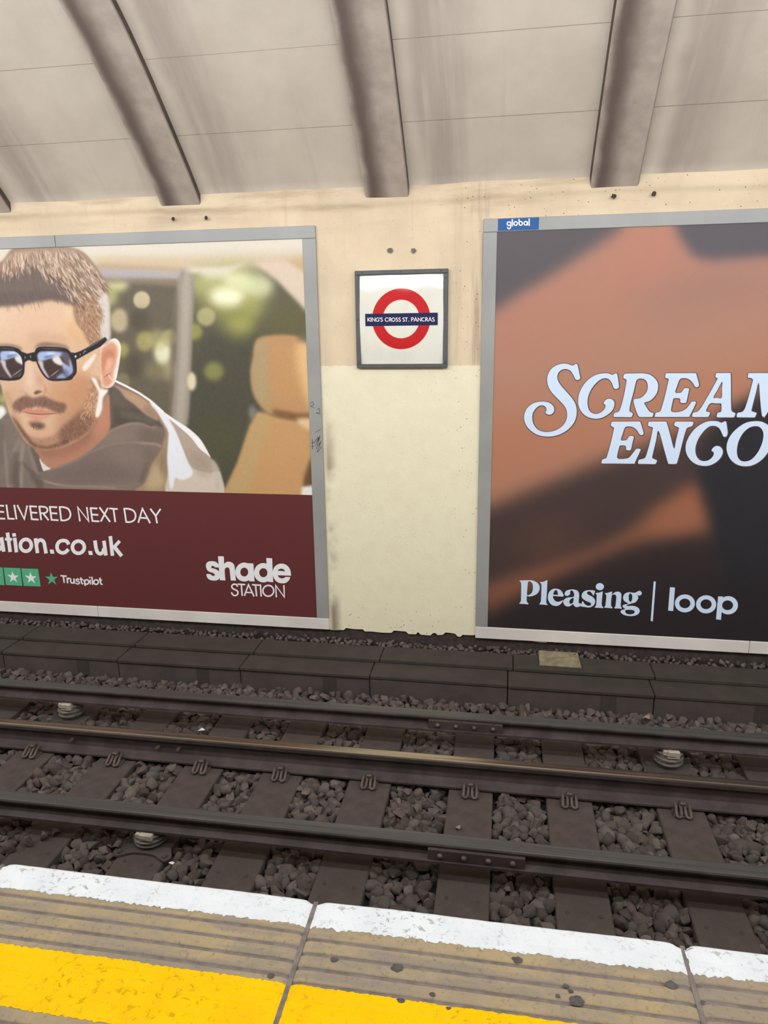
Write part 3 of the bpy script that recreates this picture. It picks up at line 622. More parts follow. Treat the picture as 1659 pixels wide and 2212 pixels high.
# ---------------------------------------------------------------- track-side wall
YW = 2.334
def wall_material():
    m, nt, b = nodes('painted_plaster')
    co = coords(nt); s = separate(nt, co); X, Z = (s, 0), (s, 2)
    n_big = noise(nt, co, 2.2, 5., .6); n_mid = noise(nt, co, 9., 5., .6); n_edge = noise(nt, coords(nt, scale=(1, 1, 1)), 26., 4.)
    streak = noise(nt, coords(nt, scale=(14, 1, .9)), 1., 4., .6)
    smear = noise(nt, coords(nt, scale=(1.3, 1, 9)), 1., 4., .6)
    old = mixc(nt, mrange(nt, n_big, .3, .7), lin((229, 207, 172)), lin((214, 192, 160)))
    old = mixc(nt, mrange(nt, streak, .55, .8, 0., .3), old, lin((188, 164, 140)))
    # brown smudges under the ceiling
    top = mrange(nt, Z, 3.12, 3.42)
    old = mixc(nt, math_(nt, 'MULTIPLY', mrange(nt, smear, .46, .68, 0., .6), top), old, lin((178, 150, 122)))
    # newer coat on the lower part, with a ragged upper edge
    fresh = mixc(nt, mrange(nt, n_mid, .3, .7), lin((240, 230, 196)), lin((236, 224, 190)))
    fresh = mixc(nt, mrange(nt, n_big, .55, .8, 0., .3), fresh, lin((228, 210, 176)))
    zed = math_(nt, 'ADD', Z, math_(nt, 'MULTIPLY', math_(nt, 'SUBTRACT', n_edge, .5), .022))
    col = mixc(nt, mrange(nt, zed, 2.213, 2.221), fresh, old)
    # grime collected beside the poster frames
    lft = math_(nt, 'SUBTRACT', 1., mrange(nt, X, -1.345, -1.255)); lft = math_(nt, 'MULTIPLY', lft, mrange(nt, X, -1.385, -1.335))
    lft = math_(nt, 'MULTIPLY', lft, mrange(nt, noise(nt, coords(nt, scale=(3, 1, 3.2)), 1., 3.), .34, .60, 0., .85))
    lft = math_(nt, 'MULTIPLY', lft, math_(nt, 'SUBTRACT', 1., mrange(nt, Z, 1.2, 2.1, 0., .85)))
    col = mixc(nt, lft, col, lin((124, 104, 86)))
    rgt = math_(nt, 'MULTIPLY', mrange(nt, X, -.42, -.2), math_(nt, 'SUBTRACT', 1., mrange(nt, X, -.17, -.1))); rgt = math_(nt, 'MULTIPLY', rgt, mrange(nt, streak, .42, .66, 0., .55)); rgt = math_(nt, 'MULTIPLY', rgt, mrange(nt, Z, 2.2, 2.24))
    col = mixc(nt, rgt, col, lin((138, 112, 100)))
    # chips and specks
    v = nt.nodes.new('ShaderNodeTexVoronoi'); v.inputs['Scale'].default_value = 34.; v.inputs['Randomness'].default_value = 1.
    nt.links.new(co[0].outputs[co[1]], v.inputs['Vector'])
    rare = mrange(nt, noise(nt, co, 17., 2.), .50, .58)
    dens = math_(nt, 'MAXIMUM', math_(nt, 'SUBTRACT', 1., mrange(nt, Z, .12, .55)), math_(nt, 'MULTIPLY', mrange(nt, X, -.44, -.3), .9))
    dens = math_(nt, 'MAXIMUM', dens, .25)
    spot = math_(nt, 'MULTIPLY', math_(nt, 'SUBTRACT', 1., mrange(nt, (v, 0), .10, .17)), math_(nt, 'MULTIPLY', rare, dens))
    col = mixc(nt, spot, col, lin((96, 78, 62)))
    setc(nt, b, col); b.inputs['Roughness'].default_value = .62; b.inputs['Specular IOR Level'].default_value = .3
    bump(nt, b, math_(nt, 'ADD', noise(nt, co, 70., 5., .6), math_(nt, 'MULTIPLY', n_mid, 1.5)), .35, .004)
    return m
M_wall = wall_material()
def build_wall():
    xs = np.unique(np.concatenate([np.arange(-9, -4.2, .3), np.arange(-4.2, 2.6, .02), np.arange(2.6, 8.01, .3)]))
    zs = np.concatenate([np.array([.075, .10]), np.arange(.13, 3.30, .04), np.arange(3.30, 3.505, .012)])
    XX, ZZ = np.meshgrid(xs, zs)
    Y = YW+.004*smooth_noise(XX, ZZ, 3, 3.5)+.0022*smooth_noise(XX, ZZ, 4, 16)
    # plaster haunch under the ceiling panels, softly swelling out of the wall
    h = 1/(1+np.exp(-(ZZ-(3.345+.012*np.sin(XX*1.7+.6)))/.008)); hz = np.clip((3.50-ZZ)/.02, 0, 1)
    Y -= h*(.016+.006*smooth_noise(XX, ZZ*2, 9, 7))*hz
    Y -= .012*np.exp(-((XX+1.335)/.03)**2)*(ZZ < 2.3)
    Zr = ZZ.copy()
    rag = .012*smooth_noise(xs, xs*0, 5, 30)+.010*np.sign(smooth_noise(xs, xs*0, 6, 55))
    Zr[0] = .083+rag; Zr[1] = np.maximum(Zr[1], Zr[0]+.01)
    P = np.stack([XX, Y, Zr], -1)
    w = link('wall_trackside', grid_mesh('wall_trackside', P), M_wall); tag(w, 'cream painted plaster wall behind the track with a newer coat below the name sign', kind='structure')
    return w
wall = build_wall()
M_plinth = simple('sooty_brick', (62, 52, 47), .95, var=.3, scale=20, bmp=.6)
pl = box('baseboard_trackside', (-9, 8, 2.352, 2.45, -.32, .35), M_plinth); tag(pl, 'dark sooty strip at the foot of the cream wall', kind='structure')
M_hole = simple('hole_dark', (66, 54, 46), .95, var=.3, scale=60)
M_plug = simple('plugged_hole', (122, 108, 92), .95, var=.35, scale=70)
for (x, z, r) in ((-.838, 3.025, .020), (-.669, 3.02, .019), (-2.456, 3.293, .015), (-2.199, 3.29, .015), (.682, 3.322, .018), (.936, 3.326, .017)):
    bm = bmesh.new(); n = 11
    rim = [bm.verts.new((x+r*random.uniform(.75, 1.2)*math.cos(2*math.pi*k/n), YW-.026 if z > 3.2 else YW-.0075, z+.9*r*random.uniform(.75, 1.2)*math.sin(2*math.pi*k/n))) for k in range(n)]
    mid = bm.verts.new((x+.003, YW-.006 if z < 3.2 else YW-.022, z+.003))
    for k in range(n): bm.faces.new((rim[k], rim[(k+1) % n], mid))
    link('anchor_hole', bm_mesh('anchor_hole', bm), M_hole if z > 3.2 else M_plug, wall)

# ---------------------------------------------------------------- ceiling: ribs with infill panels, springing from the wall
PROF = [(2.345, 3.355), (2.14, 3.56), (1.84, 3.83), (1.57, 4.06), (1.3, 4.255), (.8, 4.55), (.2, 4.80), (-.5, 4.98), (-1.3, 5.05), (-2.1, 5.0), (-2.9, 4.85), (-3.7, 4.6), (-4.4, 4.3), (-5.2, 3.9)]
def resample(P, step):
    P = np.array(spline(P, 12, False)); d = np.concatenate([[0], np.cumsum(np.hypot(*np.diff(P, axis=0).T))])
    s = np.arange(0, d[-1], step); return np.stack([np.interp(s, d, P[:, 0]), np.interp(s, d, P[:, 1])], 1), s
SOF, S_ARC = resample(PROF, .03)
_t = np.gradient(SOF, axis=0); _n = np.stack([_t[:, 1], -_t[:, 0]], 1); _n /= np.hypot(*_n.T)[:, None]
if _n[0, 1] < 0: _n = -_n
def off(d): return SOF+_n*d
RIB_X = [-8.54+1.537*k for k in range(11)]
RIB_W = .31
def rib_material():
    m, nt, b = nodes('sooty_rib')
    co = coords(nt); s = separate(nt, co); X = (s, 0)
    n1 = noise(nt, coords(nt, scale=(3, 1.2, 1.2)), 1.6, 5., .6); n2 = noise(nt, co, 10., 5.)
    base = mixc(nt, mrange(nt, n2, .3, .7), lin((196, 180, 164)), lin((180, 164, 149)))
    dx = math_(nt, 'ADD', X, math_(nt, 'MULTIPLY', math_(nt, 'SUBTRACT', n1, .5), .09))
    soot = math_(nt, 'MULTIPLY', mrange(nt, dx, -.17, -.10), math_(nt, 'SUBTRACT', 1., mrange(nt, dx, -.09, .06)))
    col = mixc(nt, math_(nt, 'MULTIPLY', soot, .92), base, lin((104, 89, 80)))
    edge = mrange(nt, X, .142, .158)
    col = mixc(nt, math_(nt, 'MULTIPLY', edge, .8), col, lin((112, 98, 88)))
    col = mixc(nt, mrange(nt, n1, .55, .75, 0., .5), col, lin((158, 140, 127)))
    setc(nt, b, col); b.inputs['Roughness'].default_value = .8; b.inputs['Specular IOR Level'].default_value = .2
    bump(nt, b, noise(nt, co, 30., 5.), .25, .004)
    return m
def panel_material():
    m, nt, b = nodes('sooty_panel')
    co = coords(nt); s = separate(nt, co); X = (s, 0)
    oi = nt.nodes.new('ShaderNodeObjectInfo')
    tc = nt.nodes.new('ShaderNodeTexCoord'); ad = nt.nodes.new('ShaderNodeVectorMath'); ad.operation = 'ADD'; L(nt, tc, 'Object', ad, 0); L(nt, oi, 'Location', ad, 1)
    mp = nt.nodes.new('ShaderNodeMapping'); mp.inputs['Scale'].default_value = (7, .55, .55); L(nt, ad, 0, mp, 0)
    st = noise(nt, (mp, 0), 1., 5., .6); n2 = noise(nt, (ad, 0), 3., 5., .6); n3 = noise(nt, (ad, 0), 1.1, 3.)
    base = mixc(nt, mrange(nt, n2, .25, .75), lin((221, 207, 187)), lin((208, 194, 175)))
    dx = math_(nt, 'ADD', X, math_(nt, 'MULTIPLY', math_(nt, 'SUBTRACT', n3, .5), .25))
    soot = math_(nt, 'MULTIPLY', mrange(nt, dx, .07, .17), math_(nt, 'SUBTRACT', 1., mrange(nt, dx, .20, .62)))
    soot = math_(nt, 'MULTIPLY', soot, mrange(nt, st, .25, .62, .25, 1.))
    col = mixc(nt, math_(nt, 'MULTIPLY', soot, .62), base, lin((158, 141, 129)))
    col = mixc(nt, mrange(nt, st, .58, .78, 0., .3), col, lin((182, 165, 150)))
    setc(nt, b, col); b.inputs['Roughness'].default_value = .75; b.inputs['Specular IOR Level'].default_value = .25
    bump(nt, b, noise(nt, (ad, 0), 22., 5.), .15, .004)
    return m
M_rib, M_panel = rib_material(), panel_material()
M_joint = simple('joint_backing', (196, 180, 162), .9, var=.2)  # sheet seen through the panel joints, slightly darker than the panels
ceiling = empty('ceiling', (0, 2.33, 3.4)); tag(ceiling, 'curved grey ceiling of plain panels between sooty ribs', kind='structure')
def cchild(name, me, mat, x):
    o = link(name, me, mat, ceiling); o.location = (x, -2.33, -3.4); return o
DROP = .048
def rib_mesh():
    w = RIB_W/2; lo = off(0); ch = off(.008); hi = off(DROP+.02); rows = []
    for i in range(len(SOF)):
        rows.append([(-w-.012, *hi[i]), (-w, *ch[i]), (-w+.008, *lo[i]), (w-.008, *lo[i]), (w, *ch[i]), (w+.004, *hi[i])])
    return grid_mesh('rib', np.array(rows), False)
rib_me = rib_mesh(); rib_me.materials.append(M_rib)
M_ribside = simple('dark_rib_side', (84, 73, 66), .9, var=.25, scale=8); rib_me.materials.append(M_ribside)  # side faces coloured much darker than the soffit
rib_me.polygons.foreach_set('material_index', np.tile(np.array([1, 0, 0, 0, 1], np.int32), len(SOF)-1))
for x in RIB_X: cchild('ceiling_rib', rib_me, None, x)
# infill panels: first joint at y=2.0, z=3.767, about 0.513 m apart up the curve
PAN = off(DROP); s_of = lambda y, z: S_ARC[np.argmin((PAN[:, 0]-y)**2+(PAN[:, 1]-z)**2)]
s1 = s_of(2.0, 3.767); s2 = s_of(1.612, 4.103); step = s2-s1
cuts = [0.]+[s1+k*step for k in range(0, 40) if s1+k*step < S_ARC[-1]-.1]+[S_ARC[-1]]
bay = 1.537-RIB_W
for r in range(len(cuts)-1):
    a, b_ = cuts[r]+.0014, cuts[r+1]-.0014
    ss = np.linspace(a, b_, 8)
    y = np.interp(ss, S_ARC, PAN[:, 0]); z = np.interp(ss, S_ARC, PAN[:, 1])
    if r == 0: y = np.minimum(y, 2.336)
    ny = np.interp(ss, S_ARC, _n[:, 0]); nz = np.interp(ss, S_ARC, _n[:, 1])
    rows = []
    for k in range(8):
        # a panel with a lip turned up at both joints
        rows.append([(xx, y[k], z[k]) for xx in np.linspace(0, bay, 5)])
    lip0 = [(xx, y[0]+ny[0]*.012, z[0]+nz[0]*.012) for xx in np.linspace(0, bay, 5)]; lip1 = [(xx, y[-1]+ny[-1]*.012, z[-1]+nz[-1]*.012) for xx in np.linspace(0, bay, 5)]
    me = grid_mesh('panel', np.array(rows), True); me.materials.append(M_panel)
    for x in RIB_X[:-1]:
        o = cchild('ceiling_panel', me, None, x+RIB_W/2); o.location.z += random.uniform(-.0015, .0015)
bk = off(DROP+.004); xs2 = np.array([RIB_X[0], RIB_X[-1]])
cchild('ceiling_backing', grid_mesh('ceiling_backing', np.array([[(x, bk[i, 0], bk[i, 1]) for x in xs2] for i in range(len(bk))]), True), M_joint, 0)

# ---------------------------------------------------------------- track bed and platform
M_bed = simple('track_dirt', (34, 29, 27), .95, var=.35, scale=30, bmp=.6)
floor = box('floor', (-9, 8, -1.75, 2.40, -.36, -.235), M_bed); tag(floor, 'dark brown dirt bed under the ballast stones between the rails', kind='structure')
M_back = simple('platform_wall_paint', (226, 216, 196), .7, var=.08, scale=3)
wb = box('wall_platform', (-9, 8, -5.35, -5.2, .9, 4.2), M_back); tag(wb, 'plain cream wall at the back of the platform', kind='structure')
# ---------------------------------------------------------------- platform with grooved edge slabs
ZP, YE = .949, -1.417
M_pbody = simple('platform_face', (70, 62, 56), .95, var=.3)
platform = box('platform', (-9, 8, -5.3, -1.56, -.3, .885), M_pbody); tag(platform, 'station platform edged with grooved slabs', kind='structure')
def slab_mat():
    m, nt, b = nodes('grooved_slab')
    oi = nt.nodes.new('ShaderNodeObjectInfo'); tc = nt.nodes.new('ShaderNodeTexCoord'); ad = nt.nodes.new('ShaderNodeVectorMath'); ad.operation = 'ADD'; L(nt, tc, 'Object', ad, 0); L(nt, oi, 'Location', ad, 1)
    co = (ad, 0)
    n1 = noise(nt, co, 5., 6., .65); n2 = noise(nt, co, 90., 4., .6)
    mp = nt.nodes.new('ShaderNodeMapping'); mp.inputs['Scale'].default_value = (2.2, 16, 1); L(nt, ad, 0, mp, 0); n3 = noise(nt, (mp, 0), 1.5, 4.)
    tint = mixc(nt, (oi, 'Random'), lin((152, 141, 120)), lin((174, 154, 114)))
    col = mixc(nt, mrange(nt, n1, .3, .7), tint, lin((146, 134, 116)))
    col = mixc(nt, mrange(nt, n3, .48, .7, 0., .7), col, lin((134, 125, 116)))
    col = mixc(nt, mrange(nt, n2, .52, .75, 0., .6), col, lin((112, 100, 82)))
    col = mixc(nt, mrange(nt, n2, .68, .72, 0., .0), col, lin((210, 205, 195)))
    setc(nt, b, col); b.inputs['Roughness'].default_value = .85; b.inputs['Specular IOR Level'].default_value = .3
    bump(nt, b, n2, .5, .003)
    return m
def paint_mat(name, c, c2, crack, rough=.5, amt=.7):
    m, nt, b = nodes(name); co = coords(nt)
    n1 = noise(nt, co, 8., 5.); n2 = noise(nt, co, 55., 5., .7, .6); n3 = noise(nt, co, 3., 3.)
    col = mixc(nt, mrange(nt, n1, .3, .7), lin(c), lin(c2))
    k = math_(nt, 'MULTIPLY', mrange(nt, n2, .55, .63), mrange(nt, n3, .40, .62, .15, amt))
    col = mixc(nt, k, col, lin(crack))
    setc(nt, b, col); b.inputs['Roughness'].default_value = rough; b.inputs['Specular IOR Level'].default_value = .08
    bump(nt, b, math_(nt, 'ADD', n2, noise(nt, co, 25., 4.)), .6, .003)
    return m
M_slab = slab_mat(); M_grime = simple('groove_grime', (122, 112, 104), .95, var=.2, scale=30)
M_white = paint_mat('white_edge_paint', (226, 231, 232), (216, 222, 224), (158, 156, 148), .5, .85)
M_yellow = paint_mat('yellow_line_paint', (250, 198, 0), (245, 190, 0), (150, 110, 10), .45, .55)
GR = [-1.478, -1.547, -1.591, -1.634, -1.677, -1.720, -1.764, -1.808, -1.852, -1.897, -1.942, -1.987, -2.03, -2.07]
def slab_z(y, sh):
    """height of the slab top across the platform, with grooves"""
    z = np.full(np.shape(y), 0.)
    z = z-.016*np.clip((np.asarray(y)-(YE-.020))/.020, 0, 1)**2.2
    for gy in GR:
        z = z-.0042*np.exp(-((np.asarray(y)-(gy+sh))/.0055)**4)
    return z
JX = [-7.21+.962*k for k in range(16)]        # joints between slabs, one at x = -0.476
def slab_joints(): return [j+.0 for j in JX]
y_line = np.unique(np.round(np.concatenate([np.arange(-2.1, YE, .010)]+[np.array([gy-.008, gy-.0062, gy-.0048, gy-.003, gy+.003, gy+.0048, gy+.0062, gy+.008]) for gy in GR]+[np.array([YE-.02, YE-.013, YE-.007, YE-.003, YE])]), 5))
y_line = y_line[y_line <= YE]
for k in range(len(JX)-1):
    x0, x1 = JX[k]+.0025, JX[k+1]-.0025; sh = (0., .009, -.007, .004, .012)[k % 5]
    slab_o = empty('coping_slab', (x0, 0, ZP)); slab_o.parent = platform
    L_ = x1-x0; dz = random.uniform(-.0012, .0012)
    fine = -2.6 < x0 < 1.6
    xs = np.linspace(0, L_, 49 if fine else 7)
    yy = np.concatenate([y_line+0*sh, [YE, YE]]); zz = np.concatenate([slab_z(y_line, 0), [-.03, -.07]])
    XX, YY = np.meshgrid(xs, yy); ZZ = np.repeat(zz[:, None], len(xs), 1)
    YY = YY+np.where(YY < YE-.03, sh, sh*np.clip((YE-YY)/.03, 0, 1)*1.)
    end = np.minimum(XX, L_-XX)                      # worn, rounded slab ends
    ZZ = ZZ-.006*np.exp(-(end/.012)**2)+dz+.0012*smooth_noise(XX+x0, YY, 31, 14)
    YY = YY-np.where(YY > YE-.02, .012*np.exp(-(end/.018)**2)+.0022*smooth_noise(XX+x0, YY*0, 33, 22), 0)
    P = np.stack([XX, YY, ZZ], -1)
    me = grid_mesh('slab', P, True); me.materials.append(M_slab); me.materials.append(M_grime)
    gz = np.abs(y_line[None, :]-np.array(GR)[:, None]).min(0); isg = np.concatenate([(gz < .0050), [False, False]])
    mi = np.repeat((isg[:-1] & isg[1:]).astype(np.int32), len(xs)-1); me.polygons.foreach_set('material_index', mi)
    link('slab_top', me, None, slab_o)
    if not fine and not (-4 < x0 < 3): step_x = .1
    else: step_x = .006
    # coats of paint that follow the grooves; their edges are brushed and ragged
    xs = np.arange(0, L_+step_x*.5, step_x); xs = np.minimum(xs, L_)
    for nm, ya, yb, mt, ja, jb, th in (('white_edge_line', -1.515, YE, M_white, .006, 0., .0022), ('yellow_line', -1.852, -1.690, M_yellow, .004, .0035, .0018)):
        t = np.linspace(0, 1, 48)
        r1 = np.random.default_rng(100+k); gx = xs+x0
        ea = ya+ja*(.6*smooth_noise(gx, gx*0, 41, 60)+.5*smooth_noise(gx, gx*0, 42, 260)+r1.normal(0, .35, len(xs)))+.004*smooth_noise(gx, gx*0, 45, 6)
        eb = yb+jb*(.6*smooth_noise(gx, gx*0, 43, 60)+.5*smooth_noise(gx, gx*0, 44, 260)+r1.normal(0, .35, len(xs))) if jb else np.full(len(xs), yb)
        YY = ea[None, :]*(1-t[:, None])+eb[None, :]*t[:, None]; XX = np.repeat(xs[None, :], len(t), 0)
        raw = np.clip(YY, None, YE-.0005)
        ZZ = slab_z(raw, sh)
        ZZ = np.where(raw < YE-.03, ZZ*(.45 if jb else .3), ZZ)
        end = np.minimum(XX, L_-XX)
        YS = raw+np.where(raw < YE-.03, sh*.0+0, 0)
        ZZ = ZZ-.006*np.exp(-(end/.012)**2)+dz+.0012*smooth_noise(XX+x0, YS, 31, 14)+th*np.clip(np.minimum(t, 1-t if jb else 1.)[:, None]*30, .25, 1)
        ZZ = ZZ+.0007*smooth_noise(XX+x0, YS, 51, 120)
        YS = YS-np.where(YS > YE-.02, .012*np.exp(-(end/.018)**2)+.0022*smooth_noise(XX+x0, YS*0, 33, 22), 0)
        if not jb:       # the white runs over the nose and down the front
            add = np.stack([np.stack([xs, YS[-1]+.002, ZZ[-1]-.004], -1), np.stack([xs, YS[-1]+.0025, ZZ[-1]-.055], -1)])
            P = np.concatenate([np.stack([XX, YS, ZZ], -1), add])
        else: P = np.stack([XX, YS, ZZ], -1)
        link(nm, grid_mesh(nm, P, True), mt, slab_o)
M_mortar = simple('slab_mortar', (118, 110, 102), .95, var=.25, scale=40)
for jx in JX[1:-1]:
    box('mortar_joint', (jx-.006, jx+.006, -2.1, YE-.012, ZP-.03, ZP-.0035), M_mortar, platform)
# chewing gum trodden into the slabs
M_gum = simple('trodden_gum', (84, 80, 76), .9, var=.25, scale=40)
for px, py, r in ((858, 2091, .016), (1118, 2074, .014), (1223, 2130, .008), (1233, 2142, .007), (1245, 2162, .019), (1205, 2152, .007), (721, 2073, .011), (969, 2179, .007), (934, 2148, .008), (1450, 2128, .017), (1518, 2165, .006), (585, 2108, .010), (865, 2162, .010)):
    q = on_z(px, py, ZP); n = 13; bm = bmesh.new()
    c = bm.verts.new((q[0], q[1], ZP+.0042)); rim = [bm.verts.new((q[0]+r*random.uniform(.75, 1.15)*math.cos(6.283*k/n), q[1]+r*.75*random.uniform(.75, 1.15)*math.sin(6.283*k/n), ZP+.0012)) for k in range(n)]
    for k in range(n): bm.faces.new((c, rim[k], rim[(k+1) % n]))
    link('gum_spot', bm_mesh('gum_spot', bm, True), M_gum, platform)
# ---------------------------------------------------------------- track: sleepers, running rail with clips
ZS = -.17
SL_X = [-5.29, -4.71, -4.13, -3.545, -2.963, -2.382, -1.802, -1.290, -.737, -.134, .430, 1.045, 1.64, 2.22, 2.80, 3.38]
M_sleeper = simple('dusty_sleeper', (75, 64, 57), .95, var=.16, scale=9, bmp=.35, dirt=(62, 53, 48), dirt_amt=.6, dscale=4)
M_steel = simple('rusty_steel', (66, 55, 51), .75, var=.25, scale=8, bmp=.3, dirt=(52, 42, 40), dirt_amt=.7)
def top_mat(name, c, rough, metal, streak=.3):
    m, nt, b = nodes(name)
    n1 = noise(nt, coords(nt, scale=(.8, 60, 60)), 1., 4.)
    setc(nt, b, mixc(nt, mrange(nt, n1, .3, .7), lin(c), lin(tuple(v*(1-streak) for v in c))))
    b.inputs['Metallic'].default_value = metal; b.inputs['Roughness'].default_value = rough
    return m
M_shine = top_mat('worn_rail_top', (188, 176, 160), .32, 1.)
M_ctop = top_mat('conductor_top', (92, 90, 87), .45, .35, .2)
track = empty('railway_track', (0, .75, -.2)); tag(track, 'railway track of dusty sleepers under the rail with a bright worn top', 'railway track')
def tchild(name, me, mat, x, y, z, parent=track):
    o = link(name, me, mat, parent); o.location = (x, y-.75, z+.2); return o
def sleeper_mesh(v):
    bm = bmesh.new(); add_box(bm, -.129, .129, -1.32, 1.44, -.14, 0, .006, 1)
    for vert in bm.verts:
        vert.co.x += .003*math.sin(vert.co.y*5+v); vert.co.z += .0015*math.sin(vert.co.y*3+v*2)
    return bm_mesh('sleeper', bm)
sl_me = [sleeper_mesh(v) for v in (0., 1.3, 2.9)]
for q in sl_me: q.materials.append(M_sleeper)
def clip_mesh():
    bm = bmesh.new()
    for s in (-1, 1):
        pts = [(s*.036, .012, .046), (s*.037, -.012, .038), (s*.038, -.040, .020), (s*.036, -.054, .013), (s*.028, -.062, .011), (s*.018, -.058, .012), (s*.012, -.044, .018), (s*.011, -.020, .034), (s*.012, .006, .046)]
        tube_into(bm, spline(pts, 3, False), .0085, 8)
    add_box(bm, -.017, .017, -.012, .030, -.002, .066, .005)
    add_box(bm, -.052, .052, -.050, .020, -.004, .009, .003)
    return bm_mesh('rail_clip', bm, False)
M_clip = simple('clip_steel', (92, 78, 70), .6, .3, var=.25, scale=30)
clip_me = clip_mesh(); clip_me.materials.append(M_clip)
hole_me = None
def hole_mesh():
    bm = bmesh.new(); n = 9
    c = bm.verts.new((0, 0, .0003)); rim = [bm.verts.new((.010*math.cos(6.283*k/n), .010*math.sin(6.283*k/n), .0011)) for k in range(n)]
    for k in range(n): bm.faces.new((c, rim[k], rim[(k+1) % n]))
    return bm_mesh('screw_hole', bm)
hole_me = hole_mesh(); hole_me.materials.append(M_hole)
for i, x in enumerate(SL_X):
    s = tchild('sleeper', sl_me[i % 3], None, x, 0, ZS+random.uniform(-.003, .002))
    for nm, me, lx, ly in (('rail_clip', clip_me, .0, .668), ('screw_hole', hole_me, -.075, -.15), ('screw_hole', hole_me, .075, -.155)):
        c = link(nm, me, None, s); c.location = (lx, ly, .0015 if nm != 'rail_clip' else .002)
def strip_of(prof, i0, i1): return prof[i0:i1]
RAIL = [(-.070, -.159), (.070, -.159), (.070, -.148), (.035, -.136), (.014, -.124), (.0085, -.10), (.0085, -.06), (.014, -.042), (.033, -.034), (.035, -.012), (.031, -.003), (.022, 0), (-.022, 0), (-.031, -.003), (-.035, -.012), (-.033, -.034), (-.014, -.042), (-.0085, -.06), (-.0085, -.10), (-.014, -.124), (-.035, -.136), (-.070, -.148)]
def rail_obj(name, prof, y, z, x0, x1, top_ids, mt, parent, oy=0, oz=0):
    me = extrude_x(name, [(a+y-oy, b+z-oz) for a, b in prof], x0, x1, 2)
    me.materials.append(M_steel); me.materials.append(mt)
    n = len(prof)
    for p in me.polygons:
        vs = sorted({v % n for v in p.vertices})
        if len(vs) == 2 and vs[0] in top_ids and vs[1] in top_ids and vs[1]-vs[0] == 1: p.material_index = 1
    return link(name, me, None, parent)
rr = rail_obj('running_rail', RAIL, .7525, 0, -9, 8, (10, 11, 12, 13, 14), M_shine, track, .75, -.2)
rr['label'] = 'running rail with bright worn top'
for x in (-2.72, -2.12, -1.98):
    bm = bmesh.new(); tube_into(bm, [(0, 0, 0), (0, -.03, 0)], .013, 6); tube_into(bm, [(0, -.03, 0), (0, -.045, 0)], .009, 8)
    o = link('rail_bolt', bm_mesh('rail_bolt', bm), M_clip, rr); o.location = (x, .7525-.75-.008, -.085+.2)

# ---------------------------------------------------------------- conductor rails on insulators
CR = [(-.060, -.100), (.060, -.100), (.060, -.086), (.016, -.070), (.010, -.062), (.010, -.036), (.040, -.022), (.0425, -.010), (.038, -.002), (.030, 0), (-.030, 0), (-.038, -.002), (-.0425, -.010), (-.040, -.022), (-.010, -.036), (-.010, -.062), (-.016, -.070), (-.060, -.086)]
def conductor(y, ztop, label, plate_x, plate_y=None):
    root = empty('conductor_rail', (0, y, ztop-.100)); tag(root, label, 'rail')
    o = rail_obj('rail_bar', CR, 0, .100, -9, 8, (8, 9, 10, 11), M_ctop, root)
    bm = bmesh.new(); add_box(bm, plate_x-.235, plate_x+.235, -.054, -.009, .013, .077, .003)
    pl_ = link('joint_plate', bm_mesh('joint_plate', bm), M_steel, root); pl_['label'] = 'bolted steel joint plate'
    for k in range(4):
        bm = bmesh.new(); x = plate_x-.175+k*.117
        tube_into(bm, [(x, -.052, .046), (x, -.062, .046), (x, -.070, .046)], [.015, .0145, .006], 10)
        link('bolt', bm_mesh('bolt', bm, True), M_clip, pl_)
    return root
conductor(0., .038, 'dark conductor rail nearest the platform, raised on an insulator between the running rails', -.075)
conductor(1.1235, .076, 'dark conductor rail in front of the concrete trough, farthest from the platform', -.19)
M_por = simple('dusty_porcelain', (118, 108, 98), .45, var=.2, scale=18, dirt=(84, 74, 67), dirt_amt=.7, dscale=14)
M_cap = simple('insulator_cap', (176, 164, 144), .5, var=.15, scale=20, dirt=(130, 112, 92), dirt_amt=.6, dscale=12)
M_dust = simple('dusty_iron', (70, 61, 56), .9, var=.2)
def insulator(x, y, ztop, label):
    root = empty('insulator', (x, y, ZS)); tag(root, label, 'insulator', None)
    h = ztop-ZS
    bm = bmesh.new()
    lathe_into(bm, [(.045, .012), (.062, .016), (.086, h*.30), (.088, h*.34), (.070, h*.36), (.066, h*.44), (.088, h*.52), (.090, h*.57), (.068, h*.60), (.064, h*.68), (.084, h*.76), (.086, h*.81), (.060, h*.86), (.045, h*.90)], n=28)
    link('porcelain_body', bm_mesh('porcelain_body', bm, False), M_por, root)
    bm = bmesh.new(); add_box(bm, -.024, .048, -.082, .060, h*.66, h*1.0, .005); add_box(bm, -.048, -.022, -.074, .060, h*.76, h*.99, .004)
    link('cap', bm_mesh('cap', bm), M_cap, root)['label'] = 'pale cap under the rail'
    bm = bmesh.new(); out = spline([(-.16, -.10), (-.135, -.135), (-.10, -.12), (-.06, -.10), (0, -.095), (.06, -.10), (.10, -.12), (.135, -.135), (.16, -.10), (.13, -.04), (.12, .05), (-.12, .05), (-.13, -.04)], 3)
    a = [bm.verts.new((p[0], p[1], .0)) for p in out]; b_ = [bm.verts.new((p[0], p[1], .012)) for p in out]
    bm.faces.new(b_); n = len(a)
    for k in range(n): bm.faces.new((a[k], a[(k+1) % n], b_[(k+1) % n], b_[k]))
    bp = link('base_plate', bm_mesh('base_plate', bm), M_dust, root)
    for sx in (-1, 1):
        bm = bmesh.new(); lathe_into(bm, [(.014, .012), (.014, .02), (.008, .026)], sx*.125, -.105, 8); link('screw', bm_mesh('screw', bm), M_dust, bp)
insulator(-1.80, 0., .038-.100, 'ribbed insulator with pale cap under the conductor rail nearest the platform')
insulator(-2.975, 1.1235, .076-.100, 'ribbed insulator under the farther conductor rail, below the man in the poster')
